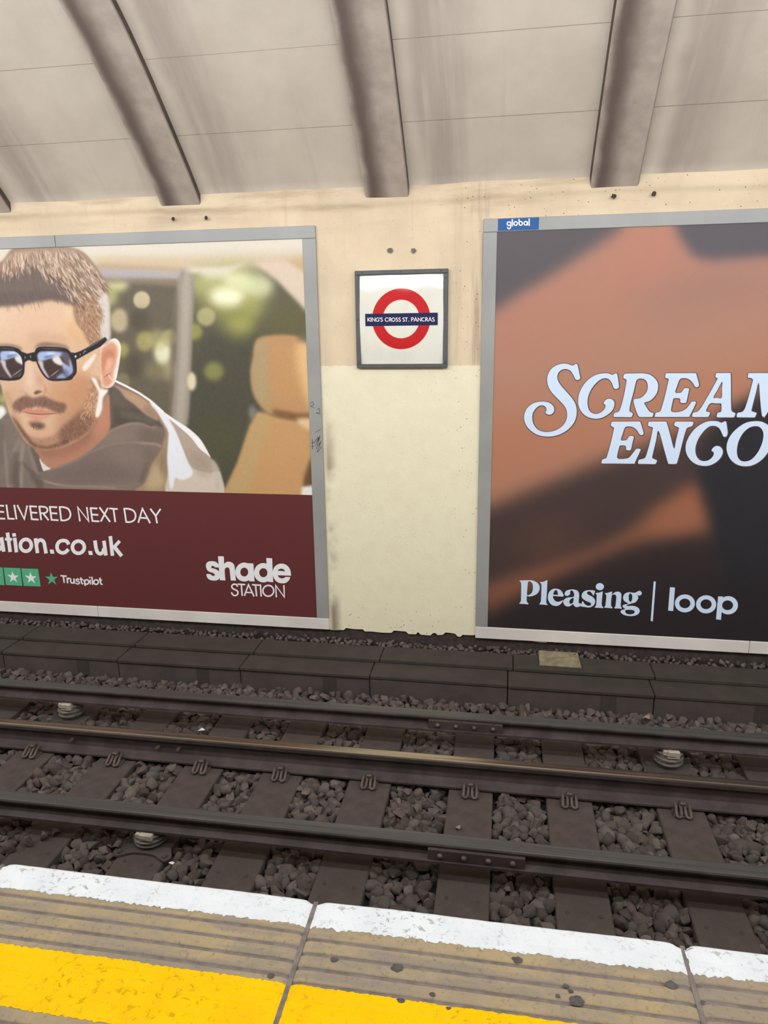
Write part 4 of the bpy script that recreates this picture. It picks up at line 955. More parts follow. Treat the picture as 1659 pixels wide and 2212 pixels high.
insulator(1.062, 1.1235, .076-.100, 'ribbed insulator with cream cap under the farther conductor rail, on the right')

# ---------------------------------------------------------------- concrete cable trough along the wall
M_conc = simple('dusty_concrete', (60, 52, 44), .95, var=.14, scale=6, bmp=.3, dirt=(54, 46, 41), dirt_amt=.6)
M_conc2 = simple('dusty_concrete_side', (76, 66, 60), .95, var=.14, scale=6, bmp=.3, dirt=(66, 58, 54), dirt_amt=.6)
trough = empty('cable_trough', (0, 2.0, -.24)); tag(trough, 'low concrete cable trough with stepped lids along the foot of the wall', 'trough')
TJ = [-7.06+1.02*k for k in range(15)]
for k in range(len(TJ)-1):
    j = lambda s=.006: random.uniform(-s, s)
    for nm, y0, y1, z0, z1, mt, bv, dx in (('trough_body', 1.776, 2.20, -.25, -.062, M_conc2, .004, 0.), ('lower_lid', 1.765, 2.02, -.058, -.030, M_conc, .005, 0.), ('upper_lid', 1.985, 2.225, -.029, .002, M_conc, .005, .04)):
        bm = bmesh.new(); add_box(bm, TJ[k]+.003+dx, TJ[k+1]-.003+dx, y0, y1, z0, z1, bv, 1)
        o = link(nm, bm_mesh(nm, bm), mt, trough); o.location = (0, -2.0+j(.004), .24+j(.002)); o.rotation_euler.z = 0
    bm = bmesh.new(); add_box(bm, TJ[k]+.66, TJ[k]+.76, 1.7735, 1.777, -.20, -.064, .0)
    o = link('recess_panel', bm_mesh('recess_panel', bm), M_conc, trough); o.location = (0, -2.0, .24)  # recess drawn as a thin darker panel, slightly proud of the body
M_wood = simple('weathered_wood', (138, 126, 98), .9, var=.3, scale=16, bmp=.5, dirt=(120, 106, 82), dirt_amt=.7, dscale=9)
bm = bmesh.new(); add_box(bm, -.150, .150, -.128, .118, 0, .014, .003)
for v in bm.verts:
    if v.co.y < 0 and v.co.x > 0: v.co.x += .006
wd = link('wooden_board', bm_mesh('wooden_board', bm), M_wood); wd.location = (.467, 2.165, .0045); wd.rotation_euler.z = -.01
tag(wd, 'short pale weathered wooden board lying on the trough lid below the right poster', 'board')
# ---------------------------------------------------------------- ballast
M_stone = with_random('ballast_stone', [(92, 82, 75), (100, 89, 81), (82, 72, 66), (94, 80, 72), (86, 78, 73), (108, 97, 89), (76, 66, 60), (90, 83, 77)])
def stone_mesh(seed):
    r = np.random.default_rng(seed)
    P = r.normal(0, 1, (17, 3)); P /= np.linalg.norm(P, axis=1)[:, None]; P *= r.uniform(.78, 1.05, (17, 1))
    P *= np.array([r.uniform(.9, 1.25), r.uniform(.75, 1.), r.uniform(.62, .85)])
    bm = bmesh.new()
    for q in P: bm.verts.new(q)
    bmesh.ops.convex_hull(bm, input=bm.verts)
    for v in [v for v in bm.verts if not v.link_faces]: bm.verts.remove(v)
    me = bm_mesh('ballast_stone', bm, True); me.set_sharp_from_angle(angle=math.radians(52)); return me
ST = [stone_mesh(50+i) for i in range(16)]
for q in ST: q.materials.append(M_stone)
ST_V = [np.array([v.co[:] for v in q.vertices]) for q in ST]; ST_F = [[tuple(p.vertices) for p in q.polygons] for q in ST]
stones = []          # x, y, z, radius, kind, rotation
def scatter(x0, x1, y0, y1, z, sp, rad, skip, zj=.010):
    row = 0; y = y0
    while y < y1:
        x = x0+(row % 2)*sp/2
        while x < x1:
            px, py = x+random.uniform(-.3, .3)*sp, y+random.uniform(-.3, .3)*sp
            r = rad*random.uniform(.72, 1.28)
            if not skip(px, py, r): stones.append((px, py, z+random.uniform(-zj, zj)-(.006 if r < rad*.85 else 0), r, random.randrange(len(ST)), random.uniform(0, 6.28)))
            x += sp
        y += sp*.87; row += 1
def on_sleeper(px, py, r): return any(abs(px-s) < .129+r*.28 for s in SL_X)
def near_rail(py, r): return abs(py-.7525) < .058+r*.1
scatter(-5.4, 3.3, -.46, 1.73, -.222, .052, .036, lambda px, py, r: on_sleeper(px, py, r))
scatter(-5.4, 3.3, -.46, 1.73, -.205, .060, .042, lambda px, py, r: on_sleeper(px, py, r) or near_rail(py, r))
scatter(-5.4, 3.3, 1.47, 1.74, -.186, .056, .038, lambda px, py, r: False)
scatter(-5.4, 3.3, -.46, 1.45, -.186, .125, .038, lambda px, py, r: on_sleeper(px, py, r) or near_rail(py, r))
scatter(-6.0, 3.8, 2.245, 2.34, -.006, .042, .022, lambda px, py, r: random.random() < .1, .014)
scatter(-5.4, 3.3, 1.60, 1.75, -.160, .095, .034, lambda px, py, r: random.random() < .35)
# stones in the near row lie a little higher
for px, py in ((255, 1830), (60, 1822), (95, 1808), (120, 1800), (300, 1815), (20, 1835)):
    q = on_z(px, py, -.16); stones.append((q[0], q[1], -.146, .036, random.randrange(len(ST)), random.uniform(0, 6.28)))
def proj(P):
    d = np.array(P)-CAM; w = d@FW; return 829.5+F_PX*(d@RT)/w, 1106-F_PX*(d@UP)/w, w
vis = []
for i, (x, y, z, r, k, a) in enumerate(stones):
    u, v, w = proj((x, y, z))
    hid = y < -.30 or (-.075 < y < .14) or (.55 < y < .98) or (1.02 < y < 1.40) or y > 1.7
    vis.append((-(r/w) if (-10 < u < 1669 and not hid) else 1, i))
vis.sort(); single = {i for s, i in vis[:300] if s < 0}
def rot_stone(a, k):
    return Matrix.Rotation(a, 3, 'Z') @ Matrix.Rotation(a*3.7, 3, 'X')
V, Fc = [], []
for i, (x, y, z, r, k, a) in enumerate(stones):
    R = rot_stone(a, k)
    if i in single:
        o = bpy.data.objects.new('ballast_stone', ST[k]); COL.objects.link(o); o.parent = floor
        o.location = (x, y, z); o.rotation_euler = R.to_euler(); o.scale = (r, r, r)
    else:
        b0 = len(V); A = ST_V[k] @ np.array(R).T*r+np.array((x, y, z))
        V.extend(map(tuple, A)); Fc.extend(tuple(b0+j for j in f) for f in ST_F[k])
me_rest = mesh('ballast', V, Fc, True); me_rest.set_sharp_from_angle(angle=math.radians(52))
rest = link('ballast', me_rest, M_stone, floor); rest['kind'] = 'stuff'
# the odd pale scrap among the stones
M_paper = simple('paper_scrap', (232, 226, 222), .7, var=.1)
def scrap(px, py, z, s, label, red=False):
    q = on_z(px, py, z); bm = bmesh.new(); n = 7
    top = [bm.verts.new((s*random.uniform(.6, 1.1)*math.cos(6.283*k/n), .6*s*random.uniform(.6, 1.1)*math.sin(6.283*k/n), random.uniform(.2, .8)*s*.8)) for k in range(n)]
    c = bm.verts.new((0, 0, s*.9)); d = bm.verts.new((0, 0, 0))
    for k in range(n): bm.faces.new((c, top[k], top[(k+1) % n])); bm.faces.new((d, top[(k+1) % n], top[k]))
    o = link('paper_scrap', bm_mesh('paper_scrap', bm), M_paper); o.location = (q[0], q[1], z); tag(o, label, 'litter')
scrap(437, 1580, -.162, .030, 'crumpled white scrap of litter beside the bright running rail')
scrap(371, 1866, -.165, .016, 'tiny white scrap among the stones beside the insulator nearest the platform')
M_pale = simple('pale_stone', (140, 122, 112), .9, var=.2, scale=30)
for px, py, z, s, lab in ((1397, 1549, -.13, .034, 'pale pinkish stone perched beside the trough, right of the wooden board'), (990, 1787, -.155, .020, 'small round stone lying on a sleeper behind the nearest conductor rail')):
    q = on_z(px, py, z); me = ST[3].copy(); me.materials.clear(); o = link('loose_stone', me, M_pale); o.location = (q[0], q[1], z); o.scale = (s, s, s); tag(o, lab, 'stone')
# ---------------------------------------------------------------- posters and name sign
def frame_mat(name, c):
    m, nt, b = nodes(name); co = coords(nt)
    n1 = noise(nt, co, 2.2, 4.); n2 = noise(nt, coords(nt, scale=(40, 1, 3)), 1., 4.); n3 = noise(nt, co, 60., 4., .7)
    col = mixc(nt, mrange(nt, n1, .3, .7), lin(c), lin(tuple(v*.93 for v in c)))
    col = mixc(nt, mrange(nt, n3, .70, .76, 0., .6), col, lin((104, 98, 92)))
    setc(nt, b, col); b.inputs['Roughness'].default_value = .38; b.inputs['Specular IOR Level'].default_value = .5
    bump(nt, b, n2, .06, .004)
    return m
M_frame = frame_mat('grey_frame_paint', (160, 158, 151)); M_frame2 = frame_mat('brightened_frame_paint', (232, 224, 212))  # second copy, for the bottom bars, is lightened to make up for weaker light there
KP = 1.0
def print_mat(name, col=None, rough=.45, spec=.22):
    m, nt, b = nodes(name)
    if col is None:
        a = nt.nodes.new('ShaderNodeAttribute'); a.attribute_name = 'print'; L(nt, a, 'Color', b, 'Base Color')
    else: b.inputs['Base Color'].default_value = (*[v*KP for v in lin(col)], 1)
    b.inputs['Roughness'].default_value = rough; b.inputs['Specular IOR Level'].default_value = spec
    return m
M_print = print_mat('printed_paper')
def sheet(name, xs, zs, pr, parent, oy):
    XX, ZZ = np.meshgrid(xs, zs); P = np.stack([XX, np.full_like(XX, YP), ZZ], -1)
    me = grid_mesh(name, P, True)
    s = pr.sample(XX, ZZ); lin_ = np.where(s <= .04045, s/12.92, ((s+.055)/1.055)**2.4)*KP
    at = me.color_attributes.new('print', 'FLOAT_COLOR', 'POINT')
    at.data.foreach_set('color', np.concatenate([lin_, np.ones_like(lin_[..., :1])], -1).astype(np.float32).ravel())
    return link(name, me, M_print, parent)
def words(parent, name, b, items, mat, lift=.0014):
    return link(name, fill_mesh(name, print_shapes(b, items), YP-lift), mat, parent)
M_wht = print_mat('print_white', (242, 240, 236)); M_ice = print_mat('print_ice_blue', (214, 229, 244)); M_edge = print_mat('print_outline', (92, 70, 66))
M_burg = print_mat('print_burgundy', (102, 52, 51)); M_green = print_mat('print_green', (92, 182, 138)); M_blue = print_mat('sign_blue', (40, 92, 152))
ZT, ZTI, ZBI, ZB = 3.212, 3.125, .176, .078
def frame(parent, x0, x1, xi0, xi1, joints_top, joints_bot):
    """grey bars around a poster; long bars are in lengths with a joint between"""
    def bar(nm, a, b, c, d, mt): return box(nm, (a, b, YF, 2.345, c, d), mt, parent, .003)
    for nm, js, za, zb, mt in (('frame_top', joints_top, ZTI, ZT, M_frame), ('frame_bottom', joints_bot, ZB, ZBI, M_frame2)):
        e = [x0]+js+[x1]
        for a, b in zip(e, e[1:]): bar(nm, a+.0015, b-.0015, za, zb, mt)
    bar('frame_side', x0, xi0, ZBI+.001, ZTI-.001, M_frame); bar('frame_side', xi1, x1, ZBI+.001, ZTI-.001, M_frame)
# left: man in sunglasses
left = empty('billboard', (-4.45, 2.33, .08)); tag(left, 'large framed poster of a man in dark sunglasses and a grey hood, burgundy band below', 'billboard')
class Off:      # children are modelled in place
    pass
def at_home(root):
    for c in root.children:
        c.location = c.location-root.location
        # grandchildren follow their parent
frame(left, -7.52, -1.379, -7.42, -1.480, [-3.437], [-3.449])
pm = paint_man()
XL = np.concatenate([np.arange(-7.45, -4.6, .06), np.arange(-4.6, -1.4701, .0042)])
sheet('poster_picture', XL, np.arange(1.2175, 3.135, .0042), pm, left, 0)
bnd = box('poster_band', (-7.45, -1.47, YP-.0006, YP+.004, .165, 1.2178), M_burg, left); bnd['label'] = 'burgundy band with white lettering'
bH, bI, bJ, bG = blk(0, 1080, 4.608), blk(0, 1140, 5.925), blk(0, 1215, 6.9125), blk(435, 1190, 7.716)
w = 17
words(left, 'slogan_lettering', bH, [
    ('l', w, [(-132, 44), (-116, 184)]), ('c', w, [(-130, 48), (-95, 50), (-62, 68), (-48, 112), (-58, 160), (-88, 182), (-116, 183)]),
    ('x', w, [(-28, 52), (-18, 183)]), ('l', w, [(-28, 54), (42, 59)]), ('l', w, [(-22, 115), (42, 120)]), ('l', w, [(-18, 183), (54, 187)]),
    ('x', w, [(66, 54), (84, 185)]), ('l', w, [(84, 185), (146, 188)]), ('l', w, [(143, 48), (166, 192)]),
    ('l', w, [(173, 50), (244, 190), (272, 55)]),
    ('x', w, [(300, 62), (318, 190)]), ('l', w, [(300, 62), (369, 66)]), ('l', w, [(309, 124), (372, 128)]), ('l', w, [(318, 191), (386, 195)]),
    ('x', w, [(393, 66), (411, 192)]), ('c', w, [(393, 66), (432, 67), (462, 76), (474, 98), (464, 121), (438, 131), (403, 131)]), ('l', w, [(430, 131), (485, 201)]),
    ('x', w, [(498, 68), (515, 196)]), ('l', w, [(498, 68), (571, 72)]), ('l', w, [(506, 130), (572, 134)]), ('l', w, [(515, 197), (584, 201)]),
    ('x', w, [(596, 70), (611, 200)]), ('c', w, [(594, 70), (635, 71), (680, 88), (703, 132), (694, 178), (655, 201), (608, 202)]),
    ('l', w, [(798, 212), (776, 72), (884, 210), (866, 70)]),
    ('x', w, [(904, 81), (922, 207)]), ('l', w, [(904, 80), (971, 84)]), ('l', w, [(912, 144), (980, 148)]), ('l', w, [(922, 209), (991, 212)]),
    ('l', w, [(992, 72), (1098, 218)]), ('l', w, [(1076, 78), (1006, 214)]), ('l', w, [(1090, 83), (1174, 90)]), ('l', w, [(1131, 86), (1150, 219)]),
    ('x', w, [(1239, 86), (1258, 215)]), ('c', w, [(1237, 86), (1285, 88), (1332, 108), (1352, 152), (1340, 196), (1300, 218), (1255, 217)]),
    ('l', w, [(1379, 226), (1420, 86), (1497, 230)]), ('l', w, [(1398, 176), (1470, 180)]),
    ('l', w, [(1498, 86), (1553, 158), (1600, 88)]), ('l', w, [(1551, 150), (1566, 231)])], M_wht)
w = 46
words(left, 'web_address_lettering', bI, [
    ('l', w, [(20, 122), (50, 306)]), ('r', w, -36, 212, 66, 72), ('l', w, [(97, 62), (132, 310)]), ('l', 36, [(66, 144), (156, 150)]), ('l', w, [(189, 128), (213, 314)]), ('l', w, [(179, 70), (186, 114)]),
    ('l', w, [(-215, 60), (-180, 302)]), ('l', 36, [(-246, 138), (-156, 142)]), ('c', w, [(-262, 150), (-300, 128), (-345, 140), (-350, 180), (-310, 205), (-268, 228), (-262, 270), (-300, 298), (-350, 285)]),
    ('r', w, 333, 224, 70, 76), ('l', w, [(455, 134), (482, 324)]), ('c', w, [(470, 214), (482, 178), (512, 157), (546, 164), (567, 195), (576, 240), (592, 328)]),
    ('p', [(638, 278), (688, 279), (698, 332), (648, 330)]), ('c', w, [(880, 214), (862, 178), (816, 162), (762, 178), (733, 228), (744, 288), (790, 319), (838, 312), (878, 274)]),
    ('r', w, 1005, 248, 76, 78), ('p', [(1130, 295), (1181, 297), (1191, 349), (1140, 346)]),
    ('c', w, [(1218, 162), (1228, 240), (1246, 306), (1282, 332), (1318, 312), (1333, 262)]), ('l', w, [(1332, 165), (1358, 354)]),
    ('l', w, [(1414, 106), (1442, 358)]), ('l', 42, [(1535, 168), (1448, 262)]), ('l', 48, [(1468, 246), (1560, 362)])], M_wht)
def star(tips, k=.382):
    P = np.array(tips, float); c = P.mean(0); out = []
    for i in range(5):
        a, b = P[i], P[(i+1) % 5]; out.append(tuple(a)); opp = P[(i+3) % 5]; out.append(tuple(c-(opp-c)*k))
    return out
sq = [[(55, 75), (305, 85), (335, 348), (90, 335)], [(320, 87), (570, 97), (608, 358), (355, 348)]]
sq = [[(a-265*n, b_-10*n) for a, b_ in sq[0]] for n in (3, 2, 1)]+sq
t0 = [(183, 128), (280, 195), (262, 298), (155, 290), (110, 182)]
stars = [[(a-265*n, b_-10*n) for a, b_ in t0] for n in (3, 2, 1)]+[t0, [(452, 140), (547, 208), (528, 310), (418, 303), (375, 195)]]
for s_, t_ in zip(sq, stars):
    tile = words(left, 'rating_tile', bJ, [('p', s_)], M_green)
    link('rating_star', fill_mesh('rating_star', print_shapes(bJ, [('p', star(t_))]), YP-.0022), M_wht, tile)
words(left, 'green_star', bJ, [('p', star([(760, 145), (862, 215), (845, 332), (722, 327), (675, 208)]))], M_green)
w = 21
words(left, 'review_site_lettering', bJ, [
    ('l', w, [(903, 196), (998, 205)]), ('l', w, [(948, 200), (960, 304)]), ('l', w, [(1002, 228), (1012, 310)]), ('c', w, [(1009, 262), (1018, 240), (1042, 236)]),
    ('c', w, [(1054, 234), (1058, 282), (1072, 305), (1095, 303), (1108, 280)]), ('l', w, [(1104, 238), (1115, 314)]),
    ('c', 19, [(1184, 262), (1164, 246), (1142, 252), (1142, 270), (1166, 282), (1186, 294), (1180, 315), (1154, 320), (1132, 304)]),
    ('c', w, [(1208, 222), (1216, 275), (1222, 308), (1246, 320)]), ('l', 19, [(1194, 249), (1240, 254)]), ('l', w, [(1256, 256), (1276, 348)]), ('r', w, 1296, 290, 30, 33),
    ('l', w, [(1346, 256), (1354, 328)]), ('l', w, [(1341, 214), (1344, 234)]), ('l', w, [(1374, 212), (1388, 330)]), ('r', w, 1437, 292, 34, 34),
    ('c', w, [(1494, 224), (1502, 282), (1509, 316), (1534, 328)]), ('l', 19, [(1478, 258), (1526, 263)])], M_wht)
words(left, 'logo_lettering', bG, [
    ('f', [(165, 170), (235, 180), (285, 222), (296, 272), (230, 272), (210, 255), (180, 250), (163, 265), (175, 285), (230, 300), (290, 335), (312, 385), (305, 450), (270, 485), (210, 495), (140, 480), (100, 445), (88, 388), (150, 388), (175, 410), (205, 415), (225, 405), (220, 385), (190, 365), (120, 340), (85, 290), (78, 230), (105, 185)]),
    ('p', [(278, 88), (366, 90), (376, 100), (380, 217)]+spline([(380, 217), (420, 185), (470, 180), (520, 200), (550, 245), (560, 310), (568, 400), (578, 495)], 4, False)+[(490, 492)]+spline([(490, 492), (480, 390), (474, 325), (462, 288), (435, 275), (405, 285), (390, 318), (393, 400), (402, 492)], 4, False)+[(310, 487), (294, 290)]),
    ('r', 84, 716, 352, 108, 116), ('p', [(778, 205), (868, 210), (888, 508), (800, 505)]),
    ('r', 86, 1034, 363, 112, 118), ('p', [(1082, 118), (1180, 122), (1198, 520), (1112, 515)]),
    ('p', [(1495, 412), (1272, 405)]+spline([(1272, 405), (1295, 440), (1340, 457), (1380, 450), (1402, 432)], 4, False)+[(1483, 435)]+spline([(1483, 435), (1460, 490), (1410, 530), (1345, 540), (1270, 520), (1215, 465), (1192, 390), (1195, 320), (1230, 255), (1290, 218), (1350, 212), (1420, 235), (1470, 290), (1490, 350), (1495, 412)], 3, False)[:-1], [(1272, 330), (1290, 308), (1330, 293), (1370, 303), (1400, 340)])], M_wht)
w = 25
words(left, 'logo_second_line_lettering', bG, [
    ('c', w, [(605, 597), (588, 566), (555, 553), (520, 566), (508, 595), (524, 626), (562, 645), (600, 668), (611, 702), (594, 732), (560, 744), (524, 730), (502, 688)]),
    ('l', w, [(605, 553), (732, 562)]), ('l', w, [(667, 558), (682, 748)]), ('l', w, [(718, 750), (786, 562), (878, 757)]), ('l', 22, [(750, 690), (846, 695)]),
    ('l', w, [(845, 563), (970, 571)]), ('l', w, [(904, 566), (921, 757)]), ('l', w, [(984, 556), (999, 760)]), ('r', w, 1117, 664, 90, 90), ('l', w, [(1251, 772), (1240, 575), (1384, 768), (1376, 570)])], M_wht)
M_scrib = print_mat('scribble_black', (70, 66, 62), .8)
sy = YP-YF+.0012
for it in [('c', .9, [(10, 12), (15, 8), (18, 14), (11, 17), (19, 20)]), ('c', .9, [(26, 26), (30, 22), (31, 30), (24, 32), (33, 34)]), ('c', .9, [(18, 98), (28, 84), (22, 104), (32, 80), (24, 110), (34, 92), (26, 116), (35, 104)]), ('l', .9, [(13, 96), (18, 95)]), ('l', .9, [(13, 104), (18, 103)]), ('l', .9, [(15, 88), (16, 110)]), ('l', .7, [(22, 74), (34, 66)])]:
    words(left, 'scribble', blk(660, 860, 1), [it], M_scrib, sy)
at_home(left)
# right: blurred orange figure with pale blue lettering
right = empty('billboard', (2.92, 2.33, .08)); tag(right, 'large framed poster with pale blue lettering over a blurred orange and dark figure', 'billboard')
frame(right, -.180, 6.0, -.083, 5.9, [1.9, 4.0], [1.868, 4.0])
pf = paint_figure()
sheet('poster_picture', np.concatenate([np.arange(-.1, 2.3, .012), np.arange(2.3, 5.95, .07)]), np.arange(.165, 3.14, .012), pf, right, 0)
bA, bB, bC, bD, bE, bF, bK = blk(1120, 770, 5.989), blk(1382, 790, 5.989), blk(1290, 895, 5.989), blk(1382, 895, 5.989), blk(1110, 1240, 5.989), blk(1382, 1240, 5.989), blk(1070, 464, 15.08)
S_ = [(700, 118), (740, 97), (764, 112), (790, 230), (799, 275), (785, 298), (757, 304), (735, 292), (715, 250), (685, 200), (650, 172), (605, 162), (560, 172), (520, 205), (502, 255), (510, 310), (545, 370), (610, 445), (680, 525), (730, 600), (752, 680), (748, 770), (715, 860), (640, 945), (540, 1005), (440, 1032), (350, 1035), (250, 1015), (160, 960), (100, 890), (72, 810), (78, 740), (115, 665), (180, 612), (250, 588), (330, 583), (400, 600), (450, 640), (463, 690), (450, 725), (420, 750), (380, 750), (350, 728), (362, 700), (358, 665), (335, 640), (300, 632), (255, 645), (210, 690), (182, 745), (180, 820), (200, 885), (250, 945), (320, 972), (395, 975), (480, 955), (555, 910), (605, 850), (628, 775), (622, 700), (590, 635), (520, 560), (430, 465), (385, 385), (370, 310), (380, 240), (420, 165), (490, 115), (570, 93), (640, 98)]
C_ = [(1215, 238), (1253, 220), (1277, 234), (1296, 350), (1299, 392), (1282, 416), (1252, 420), (1230, 405), (1210, 350), (1180, 305), (1140, 283), (1090, 285), (1030, 320), (960, 395), (910, 490), (893, 580), (900, 660), (930, 715), (985, 742), (1040, 735), (1095, 700), (1122, 660), (1122, 625), (1100, 608), (1120, 570), (1155, 548), (1200, 550), (1235, 580), (1240, 630), (1215, 695), (1150, 755), (1070, 795), (990, 805), (900, 785), (830, 735), (785, 660), (770, 580), (785, 480), (840, 370), (920, 285), (1010, 235), (1110, 217), (1170, 222)]
R_ = [(1380, 223), (1450, 220), (1530, 218), (1600, 218), (1690, 232), (1760, 280), (1800, 340), (1805, 410), (1785, 480), (1740, 540), (1690, 578), (1628, 598), (1650, 648), (1690, 708), (1715, 722), (1738, 730), (1745, 745), (1736, 772), (1720, 783), (1640, 784), (1572, 783), (1550, 768), (1520, 700), (1493, 610), (1490, 562), (1510, 548), (1570, 540), (1620, 505), (1660, 450), (1672, 385), (1655, 320), (1615, 290), (1575, 285), (1542, 293), (1520, 325), (1490, 450), (1455, 580), (1435, 680), (1442, 712), (1472, 730), (1478, 745), (1465, 778), (1450, 786), (1340, 784), (1242, 783), (1229, 770), (1240, 737), (1256, 725), (1285, 718), (1310, 690), (1340, 600), (1370, 470), (1395, 330), (1395, 302), (1380, 290), (1360, 282), (1355, 265), (1367, 233)]
E1_ = [(345, 97), (530, 96), (710, 96), (730, 110), (750, 180), (765, 240), (759, 268), (735, 278), (710, 266), (690, 230), (655, 190), (610, 165), (560, 160), (525, 170), (505, 198), (480, 270), (458, 345), (520, 350), (545, 335), (570, 297), (590, 289), (628, 292), (637, 306), (620, 390), (605, 458), (590, 481), (538, 481), (523, 468), (523, 437), (508, 421), (445, 421), (430, 440), (405, 560), (410, 590), (440, 600), (500, 598), (560, 580), (610, 545), (665, 472), (690, 461), (718, 464), (726, 480), (690, 560), (642, 652), (625, 662), (420, 663), (207, 662), (194, 648), (205, 612), (225, 602), (255, 595), (275, 565), (320, 410), (370, 190), (362, 167), (340, 160), (326, 145), (335, 108)]
A_ = [(992, 96), (1080, 94), (1160, 95), (1175, 106), (1178, 300), (1180, 540), (1190, 585), (1210, 603), (1232, 612), (1235, 626), (1222, 658), (1205, 667), (1100, 667), (1010, 667), (994, 654), (1005, 612), (1040, 600), (1055, 580), (1054, 495), (1045, 488), (980, 487), (908, 488), (860, 570), (862, 590), (898, 600), (908, 616), (890, 653), (875, 663), (780, 664), (692, 663), (676, 650), (690, 607), (740, 595), (790, 545), (900, 360), (1003, 172), (1000, 160), (981, 150), (978, 135), (984, 107)]
Ac_ = [(1064, 206), (1062, 300), (1058, 415), (1000, 414), (951, 412), (1000, 320)]
M_ = [(1410, 96), (1659, 95), (1678, 110), (1705, 330), (1840, 110), (1860, 95), (2070, 95), (2088, 110), (2080, 150), (2050, 165), (2030, 200), (1962, 570), (1970, 595), (2010, 608), (2010, 625), (1995, 658), (1770, 664), (1752, 650), (1765, 608), (1810, 590), (1868, 268), (1840, 300), (1625, 645), (1605, 656), (1585, 654), (1573, 600), (1555, 420), (1537, 218), (1500, 350), (1446, 560), (1452, 590), (1498, 605), (1508, 620), (1490, 660), (1475, 668), (1370, 667), (1267, 665), (1253, 652), (1265, 610), (1320, 598), (1360, 550), (1410, 390), (1460, 200), (1460, 177), (1440, 160), (1402, 155), (1395, 140), (1403, 106)]
E2_ = [(200, 95), (370, 93), (542, 93), (560, 107), (580, 170), (599, 235), (594, 260), (570, 268), (545, 256), (520, 215), (480, 175), (430, 157), (385, 158), (355, 177), (330, 250), (308, 332), (368, 335), (390, 320), (410, 287), (430, 279), (466, 282), (473, 296), (455, 370), (440, 440), (425, 464), (387, 464), (373, 450), (372, 420), (358, 404), (298, 403), (285, 420), (257, 540), (262, 565), (285, 577), (350, 575), (410, 560), (455, 510), (500, 452), (525, 444), (553, 448), (561, 462), (525, 540), (487, 622), (470, 637), (270, 636), (72, 635), (56, 622), (65, 587), (85, 577), (115, 565), (130, 530), (170, 390), (215, 190), (208, 167), (188, 155), (176, 140), (185, 106)]
N_ = [(672, 95), (780, 93), (878, 94), (900, 110), (950, 290), (993, 443), (1020, 330), (1055, 190), (1045, 167), (1010, 152), (996, 135), (1005, 103), (1022, 94), (1130, 94), (1228, 95), (1244, 110), (1232, 143), (1215, 157), (1180, 167), (1150, 197), (1110, 330), (1070, 490), (1040, 600), (1027, 632), (1010, 641), (930, 640), (915, 625), (870, 470), (793, 212), (760, 340), (712, 540), (716, 565), (740, 580), (768, 592), (771, 606), (758, 633), (740, 643), (640, 641), (542, 640), (529, 627), (540, 590), (600, 572), (630, 540), (680, 370), (718, 190), (710, 167), (672, 155), (656, 140), (662, 107)]
C2_ = [(1055, 108), (1100, 90), (1117, 102), (1128, 170), (1135, 230), (1128, 272), (1105, 291), (1080, 283), (1062, 245), (1035, 190), (1000, 160), (950, 148), (890, 162), (820, 225), (760, 310), (725, 400), (718, 480), (735, 545), (775, 590), (830, 605), (890, 592), (940, 550), (957, 510), (950, 485), (928, 470), (945, 435), (985, 410), (1030, 415), (1065, 450), (1072, 500), (1045, 560), (985, 620), (900, 660), (810, 665), (720, 640), (650, 585), (605, 510), (592, 430), (610, 340), (670, 235), (750, 155), (850, 100), (940, 85), (1010, 92)]
O_ = [(1500, 88), (1600, 105), (1690, 170), (1720, 260), (1710, 370), (1650, 500), (1560, 600), (1450, 660), (1340, 670), (1240, 640), (1165, 570), (1125, 470), (1130, 370), (1175, 270), (1260, 180), (1370, 110)]
Oc_ = [(1495, 152), (1550, 165), (1590, 215), (1598, 290), (1575, 390), (1520, 500), (1440, 585), (1360, 610), (1300, 595), (1262, 540), (1255, 450), (1280, 340), (1340, 235), (1420, 170)]
def title(name, parts):
    sh = [s for b, it in parts for s in print_shapes(b, it)]
    o = link(name, fill_mesh(name, sh, YP-.0024), M_ice, right)
    gr = [(grow(a, .0052), [grow(h, -.0035) for h in hs]) for a, hs in sh]
    gr = [([(x+.0016, z-.001) for x, z in a], [[(x+.001, z-.0005) for x, z in h] for h in hs]) for a, hs in gr]
    link('letter_outline', fill_mesh('letter_outline', gr, YP-.0014), M_edge, o)
title('title_lettering', [(bA, [('f', S_), ('f', C_), ('f', R_)]), (bB, [('f', E1_), ('f', A_, Ac_), ('f', M_)])])
title('title_second_line_lettering', [(bC, [('f', E2_), ('f', N_)]), (bD, [('f', C2_), ('f', O_, Oc_)])])
